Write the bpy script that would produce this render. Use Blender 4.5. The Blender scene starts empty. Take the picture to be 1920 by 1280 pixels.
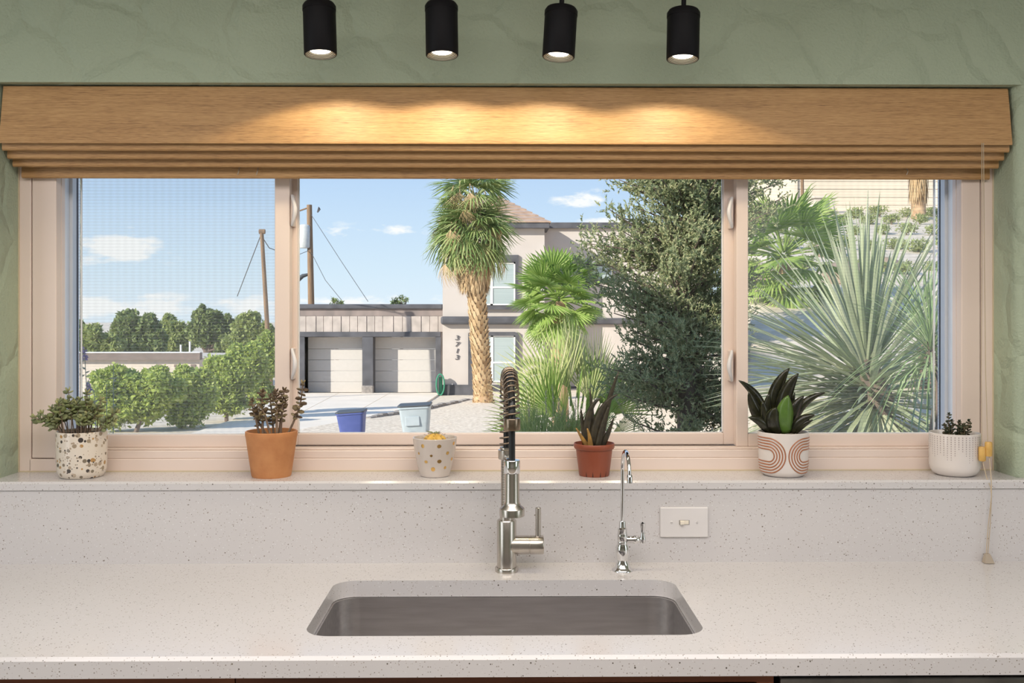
import bpy, math, random
import numpy as np
from mathutils import Vector, Matrix, Quaternion

# ------------------------------------------------------------------ camera, sky, sun, room light, exposure
SC = bpy.context.scene
COL = SC.collection
F = 1813.0                      # focal length in pixels of a 1920 wide frame
YAW = math.radians(0.66)
CAM = Vector((0.0, -2.30, 1.511))
HORIZON = 585.0
cam_d = bpy.data.cameras.new('camera'); cam = bpy.data.objects.new('camera', cam_d); COL.objects.link(cam)
cam_d.sensor_width = 36.0; cam_d.lens = F / 1920 * 36.0
cam_d.shift_y = -(640 - HORIZON) / 1920
cam_d.clip_start = 0.05; cam_d.clip_end = 1000
cam.location = CAM; cam.rotation_euler = (math.pi / 2, 0, -YAW)
SC.camera = cam
SC.view_settings.view_transform = 'Standard'; SC.view_settings.look = 'None'
SC.view_settings.gamma = 1.0; SC.view_settings.use_curve_mapping = False
SC.view_settings.exposure = 0.0

W = bpy.data.worlds.new('sky'); SC.world = W; W.use_nodes = True
def build_world():
    nt = W.node_tree; N = nt.nodes; L = nt.links; N.clear()
    out = N.new('ShaderNodeOutputWorld'); bg = N.new('ShaderNodeBackground')
    tc = N.new('ShaderNodeTexCoord'); sep = N.new('ShaderNodeSeparateXYZ')
    L.new(tc.outputs['Generated'], sep.inputs[0])
    ramp = N.new('ShaderNodeValToRGB'); L.new(sep.outputs['Z'], ramp.inputs[0])
    e = ramp.color_ramp.elements
    e[0].position = 0.0; e[0].color = (0.74, 0.84, 0.94, 1)
    e[1].position = 1.0; e[1].color = (0.22, 0.40, 0.78, 1)
    for p, c in ((0.04, (0.66, 0.80, 0.93, 1)), (0.10, (0.56, 0.72, 0.92, 1)), (0.17, (0.43, 0.61, 0.89, 1)), (0.4, (0.33, 0.51, 0.82, 1))):
        q = e.new(p); q.color = c
    # clouds: soft banks at fixed compass directions, broken up by noise
    mp = N.new('ShaderNodeMapping'); mp.inputs['Scale'].default_value = (26, 26, 70)
    L.new(tc.outputs['Generated'], mp.inputs[0])
    no = N.new('ShaderNodeTexNoise'); no.inputs['Scale'].default_value = 1.0; no.inputs['Detail'].default_value = 7
    no.inputs['Roughness'].default_value = 0.62; L.new(mp.outputs[0], no.inputs[0])
    def math_(op, a, b=None, clamp=False):
        m = N.new('ShaderNodeMath'); m.operation = op; m.use_clamp = clamp
        for i, x in enumerate((a, b)):
            if x is None: continue
            if isinstance(x, (int, float)): m.inputs[i].default_value = x
            else: L.new(x, m.inputs[i])
        return m.outputs[0]
    azim = math_('ARCTAN2', sep.outputs['X'], sep.outputs['Y'])
    total = None
    for (az, el, wa, we, k) in ((-0.372, 0.062, 0.043, 0.017, 1.15), (-0.165, 0.081, 0.034, 0.009, .62), (-0.105, 0.084, 0.030, 0.008, .75),
                                (0.090, 0.116, 0.034, 0.010, .9), (0.118, 0.092, 0.05, 0.014, .75), (-0.40, 0.004, 0.12, 0.016, 1.0),
                                (-0.24, 0.008, 0.05, 0.012, 1.0), (-0.14, 0.008, 0.09, 0.010, .8), (0.5, 0.12, 0.14, 0.03, .9),
                                (1.4, 0.16, 0.3, 0.06, .9), (2.6, 0.14, 0.4, 0.05, .9), (-1.6, 0.15, 0.4, 0.05, .9), (-0.8, 0.13, 0.2, 0.03, .9)):
        a = math_('POWER', math_('ABSOLUTE', math_('DIVIDE', math_('SUBTRACT', azim, az), wa)), 2.0)
        b = math_('POWER', math_('ABSOLUTE', math_('DIVIDE', math_('SUBTRACT', sep.outputs['Z'], el), we)), 2.0)
        g = math_('MULTIPLY', math_('POWER', 2.718, math_('MULTIPLY', math_('ADD', a, b), -1.0)), k)
        total = g if total is None else math_('MAXIMUM', total, g)
    mask = math_('MULTIPLY', math_('SUBTRACT', math_('ADD', math_('MULTIPLY', no.outputs['Fac'], 3.4), math_('MULTIPLY', total, 1.25)), 2.25), 1.7, True)
    mask = math_('MULTIPLY', mask, math_('MULTIPLY', total, 2.2, True), True)
    mix = N.new('ShaderNodeMixRGB'); L.new(mask, mix.inputs[0]); L.new(ramp.outputs[0], mix.inputs[1])
    mix.inputs[2].default_value = (0.95, 0.95, 0.96, 1)
    L.new(mix.outputs[0], bg.inputs[0]); bg.inputs[1].default_value = 1.16
    L.new(bg.outputs[0], out.inputs[0])
build_world()

SUN_DIR = Vector((1.0, 0.78, -0.60)).normalized()
sd = bpy.data.lights.new('sun', 'SUN'); sun = bpy.data.objects.new('sun', sd); COL.objects.link(sun)
sd.energy = 7.2; sd.angle = 0.009; sd.color = (1.0, 0.92, 0.80)
sun.rotation_euler = SUN_DIR.to_track_quat('-Z', 'Y').to_euler(); sun.location = (-8, -6, 9)

def area(name, loc, target, sx, sy, power, color):
    d = bpy.data.lights.new(name, 'AREA'); o = bpy.data.objects.new(name, d); COL.objects.link(o)
    d.shape = 'RECTANGLE'; d.size = sx; d.size_y = sy; d.energy = power; d.color = color
    o.location = loc; o.rotation_euler = (Vector(target) - Vector(loc)).to_track_quat('-Z', 'Y').to_euler()
    return o
# added fill lights to brighten the room, one overhead, one at each side wall
area('ceiling_fill_light', (0.0, -1.75, 2.41), (0.0, -1.75, 0.0), 3.0, 1.5, 64, (1.0, 0.94, 0.90))
area('left_fill_light', (-2.66, -1.35, 1.35), (1.0, -0.5, 0.95), 1.7, 1.9, 24, (0.88, 0.92, 1.0))
area('right_fill_light', (2.76, -1.3, 1.45), (-0.6, -0.4, 1.0), 1.5, 1.3, 13, (0.90, 0.93, 1.0))

# ------------------------------------------------------------------ helpers
def ray(px, py):
    u = px - 960.0; v = HORIZON - py
    s, c = math.sin(YAW), math.cos(YAW)
    return Vector((s * F + c * u, c * F - s * u, v))
def at(px, py, Y):                       # the point of the plane y = Y behind a pixel of the 1920 x 1280 frame
    d = ray(px, py); return CAM + d * ((Y - CAM.y) / d.y)
def AD(px, py, D): return at(px, py, D + CAM.y)
def sstep(a, b, x):
    t = min(1.0, max(0.0, (x - a) / (b - a))); return t * t * (3 - 2 * t)

ORG = {}
def tag(o, label=None, cat=None, group=None, kind=None):
    if label: o['label'] = label
    if cat: o['category'] = cat
    if group: o['group'] = group
    if kind: o['kind'] = kind
    return o
def empty(name, loc, label=None, cat=None, group=None, rz=0.0):
    o = bpy.data.objects.new(name, None); COL.objects.link(o); o.location = loc; o.rotation_euler = (0, 0, rz)
    o.empty_display_size = 0.05
    ORG[o] = Vector(loc); return tag(o, label, cat, group)

class MB:
    def __init__(s): s.v = []; s.f = []
    def quad(s, *p):
        b = len(s.v); s.v += [tuple(q) for q in p]; s.f.append(tuple(range(b, b + len(p)))); return s
    def box(s, a, c):
        x0, y0, z0 = [min(a[i], c[i]) for i in range(3)]; x1, y1, z1 = [max(a[i], c[i]) for i in range(3)]
        b = len(s.v)
        s.v += [(x0, y0, z0), (x1, y0, z0), (x1, y1, z0), (x0, y1, z0), (x0, y0, z1), (x1, y0, z1), (x1, y1, z1), (x0, y1, z1)]
        s.f += [tuple(b + i for i in q) for q in ((0, 3, 2, 1), (4, 5, 6, 7), (0, 1, 5, 4), (1, 2, 6, 5), (2, 3, 7, 6), (3, 0, 4, 7))]
        return s
    def prism(s, pts, axis, a, c, cap=True):
        """closed 2-D outline pts extruded along axis from a to c (x: pts are (y,z); y: (x,z); z: (x,y))"""
        def P(p, t): return {'x': (t, p[0], p[1]), 'y': (p[0], t, p[1]), 'z': (p[0], p[1], t)}[axis]
        b = len(s.v); n = len(pts)
        s.v += [P(p, a) for p in pts] + [P(p, c) for p in pts]
        for i in range(n):
            j = (i + 1) % n; s.f.append((b + i, b + j, b + n + j, b + n + i))
        if cap: s.f.append(tuple(b + i for i in reversed(range(n)))); s.f.append(tuple(b + n + i for i in range(n)))
        return s
    def lathe(s, prof, n=32, c=(0, 0, 0), axis='z', start=0.0):
        b = len(s.v); m = len(prof)
        for i in range(n):
            a = start + 2 * math.pi * i / n; ca, sa = math.cos(a), math.sin(a)
            for r, h in prof:
                p = {'z': (r * ca, r * sa, h), 'x': (h, r * ca, r * sa), 'y': (r * sa, h, r * ca)}[axis]
                s.v.append((p[0] + c[0], p[1] + c[1], p[2] + c[2]))
        for i in range(n):
            j = (i + 1) % n
            for k in range(m - 1):
                s.f.append((b + i * m + k, b + j * m + k, b + j * m + k + 1, b + i * m + k + 1))
        return s
    def tube(s, path, r, n=10, cap=True, closed=False):
        P = [Vector(p) for p in path]; m = len(P)
        R = r if isinstance(r, (list, tuple)) else [r] * m
        b = len(s.v); up = None
        for i, p in enumerate(P):
            t = (P[min(i + 1, m - 1)] - P[max(i - 1, 0)]).normalized()
            if up is None:
                up = Vector((0, 0, 1)) if abs(t.z) < 0.9 else Vector((1, 0, 0))
            x = (up - t * up.dot(t)).normalized(); y = t.cross(x); up = x
            for k in range(n):
                a = 2 * math.pi * k / n
                s.v.append(tuple(p + (x * math.cos(a) + y * math.sin(a)) * R[i]))
        for i in range(m - 1):
            for k in range(n):
                k2 = (k + 1) % n; s.f.append((b + i * n + k, b + i * n + k2, b + (i + 1) * n + k2, b + (i + 1) * n + k))
        if cap:
            s.f.append(tuple(b + k for k in reversed(range(n)))); s.f.append(tuple(b + (m - 1) * n + k for k in range(n)))
        return s
    def ball(s, c, r, nu=8, nv=5, rot=None):
        """ellipsoid; r may be a 3-tuple, rot a Matrix/Quaternion"""
        if not isinstance(r, (tuple, list)): r = (r, r, r)
        b = len(s.v); c = Vector(c)
        def put(p):
            p = Vector((p[0] * r[0], p[1] * r[1], p[2] * r[2]))
            if rot is not None: p = rot @ p
            s.v.append(tuple(c + p))
        put((0, 0, -1))
        for i in range(1, nv):
            ph = -math.pi / 2 + math.pi * i / nv
            for k in range(nu):
                a = 2 * math.pi * k / nu; put((math.cos(ph) * math.cos(a), math.cos(ph) * math.sin(a), math.sin(ph)))
        put((0, 0, 1)); top = len(s.v) - 1
        for k in range(nu):
            k2 = (k + 1) % nu
            s.f.append((b, b + 1 + k2, b + 1 + k)); q = b + 1 + (nv - 2) * nu; s.f.append((q + k, q + k2, top))
            for i in range(nv - 2):
                q = b + 1 + i * nu; s.f.append((q + k, q + k2, q + nu + k2, q + nu + k))
        return s
    def strip(s, rows):
        """rows: lists of equal length points -> quad sheet"""
        b = len(s.v); w = len(rows[0])
        for r in rows: s.v += [tuple(p) for p in r]
        for i in range(len(rows) - 1):
            for k in range(w - 1):
                q = b + i * w + k; s.f.append((q, q + 1, q + w + 1, q + w))
        return s
    def mesh(s, name, smooth=None):
        me = bpy.data.meshes.new(name); me.from_pydata(s.v, [], s.f); me.update()
        if smooth is not None:
            me.polygons.foreach_set('use_smooth', [True] * len(me.polygons))
            if smooth < 180: me.set_sharp_from_angle(angle=math.radians(smooth))
        return me
    def build(s, name, mat, parent=None, smooth=None, bevel=None, local=False, solid=None, kind=None, loc=None):
        if parent is not None and not local:
            o_ = ORG[parent]; s.v = [(p[0] - o_.x, p[1] - o_.y, p[2] - o_.z) for p in s.v]
        return link(name, s.mesh(name, smooth), mat, parent, bevel, solid, kind)
def link(name, me, mat, parent=None, bevel=None, solid=None, kind=None):
    if mat is not None and not me.materials: me.materials.append(mat)
    o = bpy.data.objects.new(name, me); COL.objects.link(o)
    if parent is not None: o.parent = parent
    ORG[o] = ORG[parent].copy() if parent is not None else Vector((0, 0, 0))
    if solid:
        m = o.modifiers.new('thickness', 'SOLIDIFY'); m.thickness = solid; m.offset = 0
    if bevel:
        m = o.modifiers.new('bevel', 'BEVEL'); m.width = bevel; m.segments = 2; m.limit_method = 'ANGLE'; m.angle_limit = math.radians(40)
    if kind: o['kind'] = kind
    return o
def S(name, mb, mat, parent=None, **k):              # a piece of the setting
    o = mb.build(name, mat, parent, **k)
    if parent is None: o['kind'] = 'structure'
    return o
def round_rect(x0, y0, x1, y1, r, n=6):
    pts = []
    for cx, cy, a0 in ((x1 - r, y1 - r, 0), (x0 + r, y1 - r, 90), (x0 + r, y0 + r, 180), (x1 - r, y0 + r, 270)):
        for i in range(n + 1):
            a = math.radians(a0 + 90 * i / n); pts.append((cx + r * math.cos(a), cy + r * math.sin(a)))
    return pts

# ------------------------------------------------------------------ materials
def nodes(name):
    m = bpy.data.materials.new(name); m.use_nodes = True
    nt = m.node_tree; return m, nt, nt.nodes, nt.links, nt.nodes['Principled BSDF']
def rgba(c): return (c[0], c[1], c[2], 1.0)
def coords(N, L, scale=(1, 1, 1), world=False):
    if world:
        g = N.new('ShaderNodeNewGeometry'); src = g.outputs['Position']
    else:
        g = N.new('ShaderNodeTexCoord'); src = g.outputs['Object']
    mp = N.new('ShaderNodeMapping'); mp.inputs['Scale'].default_value = scale; L.new(src, mp.inputs[0]); return mp.outputs[0]
def pmat(name, c1, c2=None, scale=8.0, stretch=(1, 1, 1), rough=0.5, metal=0.0, bump=0.0, bscale=None, spec=0.5, lo=0.35, hi=0.65,
         detail=4, world=False, coat=0.0, aniso=0.0):
    m, nt, N, L, P = nodes(name)
    P.inputs['Roughness'].default_value = rough; P.inputs['Metallic'].default_value = metal
    P.inputs['Specular IOR Level'].default_value = spec; P.inputs['Coat Weight'].default_value = coat
    P.inputs['Anisotropic'].default_value = aniso
    c2 = c2 or tuple(x * 0.93 for x in c1)
    v = coords(N, L, stretch, world)
    no = N.new('ShaderNodeTexNoise'); no.inputs['Scale'].default_value = scale; no.inputs['Detail'].default_value = detail; L.new(v, no.inputs[0])
    r = N.new('ShaderNodeValToRGB'); e = r.color_ramp.elements
    e[0].position = lo; e[0].color = rgba(c2); e[1].position = hi; e[1].color = rgba(c1)
    L.new(no.outputs['Fac'], r.inputs[0]); L.new(r.outputs[0], P.inputs['Base Color'])
    if bump:
        b = N.new('ShaderNodeBump'); b.inputs['Strength'].default_value = bump; b.inputs['Distance'].default_value = 0.01
        src = no
        if bscale:
            src = N.new('ShaderNodeTexNoise'); src.inputs['Scale'].default_value = bscale; src.inputs['Detail'].default_value = 5; L.new(v, src.inputs[0])
        L.new(src.outputs['Fac'], b.inputs['Height']); L.new(b.outputs[0], P.inputs['Normal'])
    return m
def leafmat(name, cols, trans=0.25, rough=0.55, gloss=0.3, noise=None):
    """leaves: one random tint per leaf from the list of colours, some light passing through"""
    m, nt, N, L, P = nodes(name)
    g = N.new('ShaderNodeNewGeometry'); r = N.new('ShaderNodeValToRGB'); e = r.color_ramp.elements
    e[0].position = 0; e[0].color = rgba(cols[0]); e[1].position = 1; e[1].color = rgba(cols[-1])
    for i, c in enumerate(cols[1:-1]):
        q = e.new((i + 1) / (len(cols) - 1)); q.color = rgba(c)
    L.new(g.outputs['Random Per Island'], r.inputs[0]); col = r.outputs[0]
    if noise:
        v = coords(N, L, (1, 1, 1)); no = N.new('ShaderNodeTexNoise'); no.inputs['Scale'].default_value = noise[0]; L.new(v, no.inputs[0])
        mx = N.new('ShaderNodeMixRGB'); L.new(no.outputs['Fac'], mx.inputs[0]); L.new(col, mx.inputs[1]); mx.inputs[2].default_value = rgba(noise[1]); col = mx.outputs[0]
    L.new(col, P.inputs['Base Color']); P.inputs['Roughness'].default_value = rough; P.inputs['Specular IOR Level'].default_value = gloss
    if trans:
        t = N.new('ShaderNodeBsdfTranslucent'); L.new(col, t.inputs[0]); mx = N.new('ShaderNodeMixShader'); mx.inputs[0].default_value = trans
        L.new(P.outputs[0], mx.inputs[1]); L.new(t.outputs[0], mx.inputs[2]); L.new(mx.outputs[0], N['Material Output'].inputs[0])
    return m
def streakmat(name, cols, length=0.5, rough=0.6, trans=0.2):
    """blades: random tint per blade plus long streaks along the local z axis"""
    m, nt, N, L, P = nodes(name)
    oi = N.new('ShaderNodeObjectInfo'); g = N.new('ShaderNodeNewGeometry')
    ad = N.new('ShaderNodeMath'); ad.operation = 'FRACT'; a2 = N.new('ShaderNodeMath'); a2.operation = 'ADD'
    L.new(oi.outputs['Random'], a2.inputs[0]); L.new(g.outputs['Random Per Island'], a2.inputs[1]); L.new(a2.outputs[0], ad.inputs[0])
    r = N.new('ShaderNodeValToRGB'); e = r.color_ramp.elements; e[0].color = rgba(cols[0]); e[1].color = rgba(cols[-1])
    for i, c in enumerate(cols[1:-1]):
        q = e.new((i + 1) / (len(cols) - 1)); q.color = rgba(c)
    L.new(ad.outputs[0], r.inputs[0]); L.new(r.outputs[0], P.inputs['Base Color']); P.inputs['Roughness'].default_value = rough
    t = N.new('ShaderNodeBsdfTranslucent'); L.new(r.outputs[0], t.inputs[0]); mx = N.new('ShaderNodeMixShader'); mx.inputs[0].default_value = trans
    L.new(P.outputs[0], mx.inputs[1]); L.new(t.outputs[0], mx.inputs[2]); L.new(mx.outputs[0], N['Material Output'].inputs[0])
    return m
def speckmat(name, base, base2, layers, rough=0.25, world=True, coat=0.0, bump=0.0):
    """stone or glaze with chips: layers of (scale, share of cells, size, colours)"""
    m, nt, N, L, P = nodes(name)
    v = coords(N, L, (1, 1, 1), world)
    no = N.new('ShaderNodeTexNoise'); no.inputs['Scale'].default_value = 3.0; no.inputs['Detail'].default_value = 6; L.new(v, no.inputs[0])
    mx = N.new('ShaderNodeMixRGB'); L.new(no.outputs['Fac'], mx.inputs[0]); mx.inputs[1].default_value = rgba(base); mx.inputs[2].default_value = rgba(base2)
    col = mx.outputs[0]
    for (sc, share, size, cols) in layers:
        vo = N.new('ShaderNodeTexVoronoi'); vo.inputs['Scale'].default_value = sc; L.new(v, vo.inputs['Vector'])
        sp = N.new('ShaderNodeSeparateColor'); L.new(vo.outputs['Color'], sp.inputs[0])
        pick = N.new('ShaderNodeMath'); pick.operation = 'LESS_THAN'; L.new(sp.outputs[0], pick.inputs[0]); pick.inputs[1].default_value = share
        th = N.new('ShaderNodeMath'); th.operation = 'MULTIPLY_ADD'; L.new(sp.outputs[2], th.inputs[0]); th.inputs[1].default_value = size * 0.8; th.inputs[2].default_value = size * 0.4
        ds = N.new('ShaderNodeMath'); ds.operation = 'LESS_THAN'; L.new(vo.outputs['Distance'], ds.inputs[0]); L.new(th.outputs[0], ds.inputs[1])
        an = N.new('ShaderNodeMath'); an.operation = 'MULTIPLY'; L.new(pick.outputs[0], an.inputs[0]); L.new(ds.outputs[0], an.inputs[1])
        r = N.new('ShaderNodeValToRGB'); r.color_ramp.interpolation = 'CONSTANT'; e = r.color_ramp.elements; e[0].color = rgba(cols[0]); e[1].position = 1.0; e[1].color = rgba(cols[-1])
        for i, c in enumerate(cols[1:]):
            q = e.new((i + 1) / len(cols)); q.color = rgba(c)
        L.new(sp.outputs[1], r.inputs[0])
        m2 = N.new('ShaderNodeMixRGB'); L.new(an.outputs[0], m2.inputs[0]); L.new(col, m2.inputs[1]); L.new(r.outputs[0], m2.inputs[2]); col = m2.outputs[0]
    L.new(col, P.inputs['Base Color']); P.inputs['Roughness'].default_value = rough; P.inputs['Coat Weight'].default_value = coat
    return m
def glassmat(name, tint=(0.97, 0.985, 0.98), ior=1.45):
    m, nt, N, L, P = nodes(name); N.remove(P)
    t = N.new('ShaderNodeBsdfTransparent'); t.inputs[0].default_value = rgba(tint)
    g = N.new('ShaderNodeBsdfGlossy'); g.inputs['Roughness'].default_value = 0.01
    f = N.new('ShaderNodeFresnel'); f.inputs[0].default_value = ior
    mx = N.new('ShaderNodeMixShader'); L.new(f.outputs[0], mx.inputs[0]); L.new(t.outputs[0], mx.inputs[1]); L.new(g.outputs[0], mx.inputs[2])
    L.new(mx.outputs[0], N['Material Output'].inputs[0]); return m
def screenmat(name):
    """fine woven insect screen: mostly see-through, thin light grey threads with the weave's coarse beat"""
    m, nt, N, L, P = nodes(name)
    v = coords(N, L, (1, 1, 1), True); P.inputs['Base Color'].default_value = (0.72, 0.73, 0.74, 1); P.inputs['Roughness'].default_value = 0.5
    def wave(axis, sc, ph):
        w = N.new('ShaderNodeTexWave'); w.wave_type = 'BANDS'; w.bands_direction = axis; w.inputs['Scale'].default_value = sc
        w.inputs['Distortion'].default_value = 1.2; w.inputs['Detail'].default_value = 1.0; w.inputs['Detail Scale'].default_value = 0.02; L.new(v, w.inputs[0]); return w.outputs['Fac']
    a, b = wave('Z', 38.0, 0), wave('X', 16.0, 0)
    s1 = N.new('ShaderNodeMath'); s1.operation = 'MULTIPLY_ADD'; L.new(a, s1.inputs[0]); s1.inputs[1].default_value = 0.12; s1.inputs[2].default_value = 0.09
    s2 = N.new('ShaderNodeMath'); s2.operation = 'MULTIPLY_ADD'; L.new(b, s2.inputs[0]); s2.inputs[1].default_value = 0.05; L.new(s1.outputs[0], s2.inputs[2])
    t = N.new('ShaderNodeBsdfTransparent'); mx = N.new('ShaderNodeMixShader'); L.new(s2.outputs[0], mx.inputs[0]); L.new(t.outputs[0], mx.inputs[1]); L.new(P.outputs[0], mx.inputs[2])
    L.new(mx.outputs[0], N['Material Output'].inputs[0]); return m
def emitmat(name, col, strength):
    m, nt, N, L, P = nodes(name); P.inputs['Base Color'].default_value = rgba(col)
    P.inputs['Emission Color'].default_value = rgba(col); P.inputs['Emission Strength'].default_value = strength; return m
def wallmat():
    """sage paint over hand-trowelled plaster"""
    m, nt, N, L, P = nodes('sage_plaster'); v = coords(N, L, (1, 1, 1), True)
    n1 = N.new('ShaderNodeTexNoise'); n1.inputs['Scale'].default_value = 4.5; n1.inputs['Detail'].default_value = 5; n1.inputs['Distortion'].default_value = 0.4; L.new(v, n1.inputs[0])
    n2 = N.new('ShaderNodeTexNoise'); n2.inputs['Scale'].default_value = 160; n2.inputs['Detail'].default_value = 4; L.new(v, n2.inputs[0])
    vo = N.new('ShaderNodeTexVoronoi'); vo.feature = 'DISTANCE_TO_EDGE'; vo.inputs['Scale'].default_value = 5.5; vo.inputs['Randomness'].default_value = 1.0
    ds = N.new('ShaderNodeVectorMath'); ds.operation = 'ADD'; L.new(v, ds.inputs[0]); sc_ = N.new('ShaderNodeVectorMath'); sc_.operation = 'SCALE'; sc_.inputs['Scale'].default_value = 0.16; L.new(n1.outputs['Color'], sc_.inputs[0]); L.new(sc_.outputs[0], ds.inputs[1]); L.new(ds.outputs[0], vo.inputs['Vector'])
    lt = N.new('ShaderNodeMath'); lt.operation = 'MULTIPLY'; lt.use_clamp = True; L.new(vo.outputs['Distance'], lt.inputs[0]); lt.inputs[1].default_value = 9
    ad = N.new('ShaderNodeMath'); ad.operation = 'MULTIPLY_ADD'; L.new(n2.outputs['Fac'], ad.inputs[0]); ad.inputs[1].default_value = 0.5; L.new(lt.outputs[0], ad.inputs[2])
    a2 = N.new('ShaderNodeMath'); a2.operation = 'MULTIPLY_ADD'; L.new(n1.outputs['Fac'], a2.inputs[0]); a2.inputs[1].default_value = 2.6; L.new(ad.outputs[0], a2.inputs[2])
    b = N.new('ShaderNodeBump'); b.inputs['Strength'].default_value = 0.75; b.inputs['Distance'].default_value = 0.007; L.new(a2.outputs[0], b.inputs['Height']); L.new(b.outputs[0], P.inputs['Normal'])
    r = N.new('ShaderNodeValToRGB'); e = r.color_ramp.elements; e[0].position = .3; e[0].color = (0.36, 0.42, 0.305, 1); e[1].position = .7; e[1].color = (0.385, 0.445, 0.325, 1)
    L.new(n1.outputs['Fac'], r.inputs[0]); L.new(r.outputs[0], P.inputs['Base Color']); P.inputs['Roughness'].default_value = 0.6; return m
def wovenmat():
    """bamboo weave: fine horizontal reeds of uneven tan with darker flecks"""
    m, nt, N, L, P = nodes('woven_bamboo')
    v = coords(N, L, (1.0, 1.0, 1.0), True); col = None
    def nz(sc, scale, det):
        mp = N.new('ShaderNodeMapping'); mp.inputs['Scale'].default_value = sc; L.new(v, mp.inputs[0])
        n = N.new('ShaderNodeTexNoise'); n.inputs['Scale'].default_value = scale; n.inputs['Detail'].default_value = det; L.new(mp.outputs[0], n.inputs[0]); return n.outputs['Fac']
    a = nz((9, 240, 620), 1.0, 3); b = nz((44, 500, 1100), 1.0, 2); c = nz((1.2, 20, 34), 1.0, 2)
    r = N.new('ShaderNodeValToRGB'); e = r.color_ramp.elements
    e[0].position = 0.36; e[0].color = (0.20, 0.10, 0.040, 1); e[1].position = 0.70; e[1].color = (0.57, 0.345, 0.15, 1)
    q = e.new(0.50); q.color = (0.42, 0.232, 0.092, 1)
    s = N.new('ShaderNodeMath'); s.operation = 'MULTIPLY_ADD'; L.new(b, s.inputs[0]); s.inputs[1].default_value = 0.5; 
    s0 = N.new('ShaderNodeMath'); s0.operation = 'MULTIPLY'; L.new(a, s0.inputs[0]); s0.inputs[1].default_value = 0.4; L.new(s0.outputs[0], s.inputs[2])
    s3 = N.new('ShaderNodeMath'); s3.operation = 'MULTIPLY_ADD'; L.new(c, s3.inputs[0]); s3.inputs[1].default_value = 0.18; L.new(s.outputs[0], s3.inputs[2])
    L.new(s3.outputs[0], r.inputs[0]); L.new(r.outputs[0], P.inputs['Base Color']); P.inputs['Roughness'].default_value = 0.5
    bp = N.new('ShaderNodeBump'); bp.inputs['Strength'].default_value = 0.25; bp.inputs['Distance'].default_value = 0.002; L.new(s3.outputs[0], bp.inputs['Height']); L.new(bp.outputs[0], P.inputs['Normal'])
    return m
M = {}
M['wall'] = wallmat()
M['white_paint'] = pmat('white_paint', (0.72, 0.70, 0.66), rough=0.6)
M['floor'] = pmat('floor_tile', (0.42, 0.36, 0.30), (0.34, 0.29, 0.24), rough=0.4)
M['vinyl'] = pmat('window_vinyl', (0.80, 0.67, 0.595), (0.76, 0.63, 0.555), scale=2.5, rough=0.38)
M['vinyl_out'] = pmat('track_vinyl', (0.80, 0.81, 0.82), (0.76, 0.78, 0.80), rough=0.35)
M['caulk'] = pmat('caulk', (0.62, 0.52, 0.36), rough=0.6)
M['gasket'] = pmat('black_gasket', (0.05, 0.055, 0.07), rough=0.5)
M['glass'] = glassmat('window_glass')
M['screen'] = screenmat('insect_screen')
M['quartz'] = speckmat('quartz_slab', (0.635, 0.615, 0.615), (0.585, 0.56, 0.56),
    ((105, 0.62, 0.15, ((0.20, 0.17, 0.14), (0.10, 0.085, 0.07), (0.30, 0.26, 0.23))), (235, 0.6, 0.25, ((0.38, 0.34, 0.31), (0.28, 0.25, 0.22), (0.34, 0.31, 0.28), (0.42, 0.38, 0.35), (0.30, 0.27, 0.24), (0.72, 0.72, 0.72)))), rough=0.16)
M['woven'] = wovenmat()
M['black_metal'] = pmat('black_powder_coat', (0.004, 0.0035, 0.005), rough=0.55, spec=0.18)
M['baffle'] = pmat('lamp_baffle', (0.30, 0.28, 0.23), rough=0.4)
M['lamp'] = emitmat('lamp_lens', (1.0, 0.90, 0.70), 6.0)
M['nickel'] = pmat('brushed_nickel', (0.60, 0.56, 0.51), (0.54, 0.50, 0.45), scale=40, stretch=(1, 1, .06), rough=0.27, metal=1.0)
M['chrome'] = pmat('chrome', (0.80, 0.80, 0.80), (0.78, 0.78, 0.79), rough=0.05, metal=1.0)
M['bronze'] = pmat('spring_steel', (0.36, 0.29, 0.22), (0.24, 0.18, 0.13), scale=60, rough=0.28, metal=1.0)
M['rubber'] = pmat('black_hose', (0.012, 0.014, 0.016), rough=0.35)
M['steel'] = pmat('sink_steel', (0.62, 0.60, 0.60), (0.54, 0.52, 0.52), scale=14, stretch=(.6, 6, 6), rough=0.36, metal=1.0)
M['plastic'] = pmat('white_plastic', (0.74, 0.71, 0.70), rough=0.35)
M['slot'] = pmat('slot_grey', (0.33, 0.31, 0.29), rough=0.5)
M['ivory'] = pmat('ivory_toggle', (0.85, 0.78, 0.66), rough=0.3)
M['wood'] = pmat('cherry_wood', (0.20, 0.062, 0.026), (0.105, 0.030, 0.013), scale=7, stretch=(.5, 5, 5), rough=0.35)
M['steel_dark'] = pmat('dishwasher_steel', (0.30, 0.30, 0.31), (0.22, 0.22, 0.23), scale=9, stretch=(2, 1, .1), rough=0.32, metal=1.0)
M['cord'] = pmat('tan_cord', (0.50, 0.40, 0.28), rough=0.8)
M['toggle_wood'] = pmat('yellow_wood', (0.68, 0.42, 0.12), (0.58, 0.34, 0.09), scale=60, rough=0.4)
M['tassel'] = pmat('beige_plastic', (0.42, 0.35, 0.27), rough=0.5)

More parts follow.
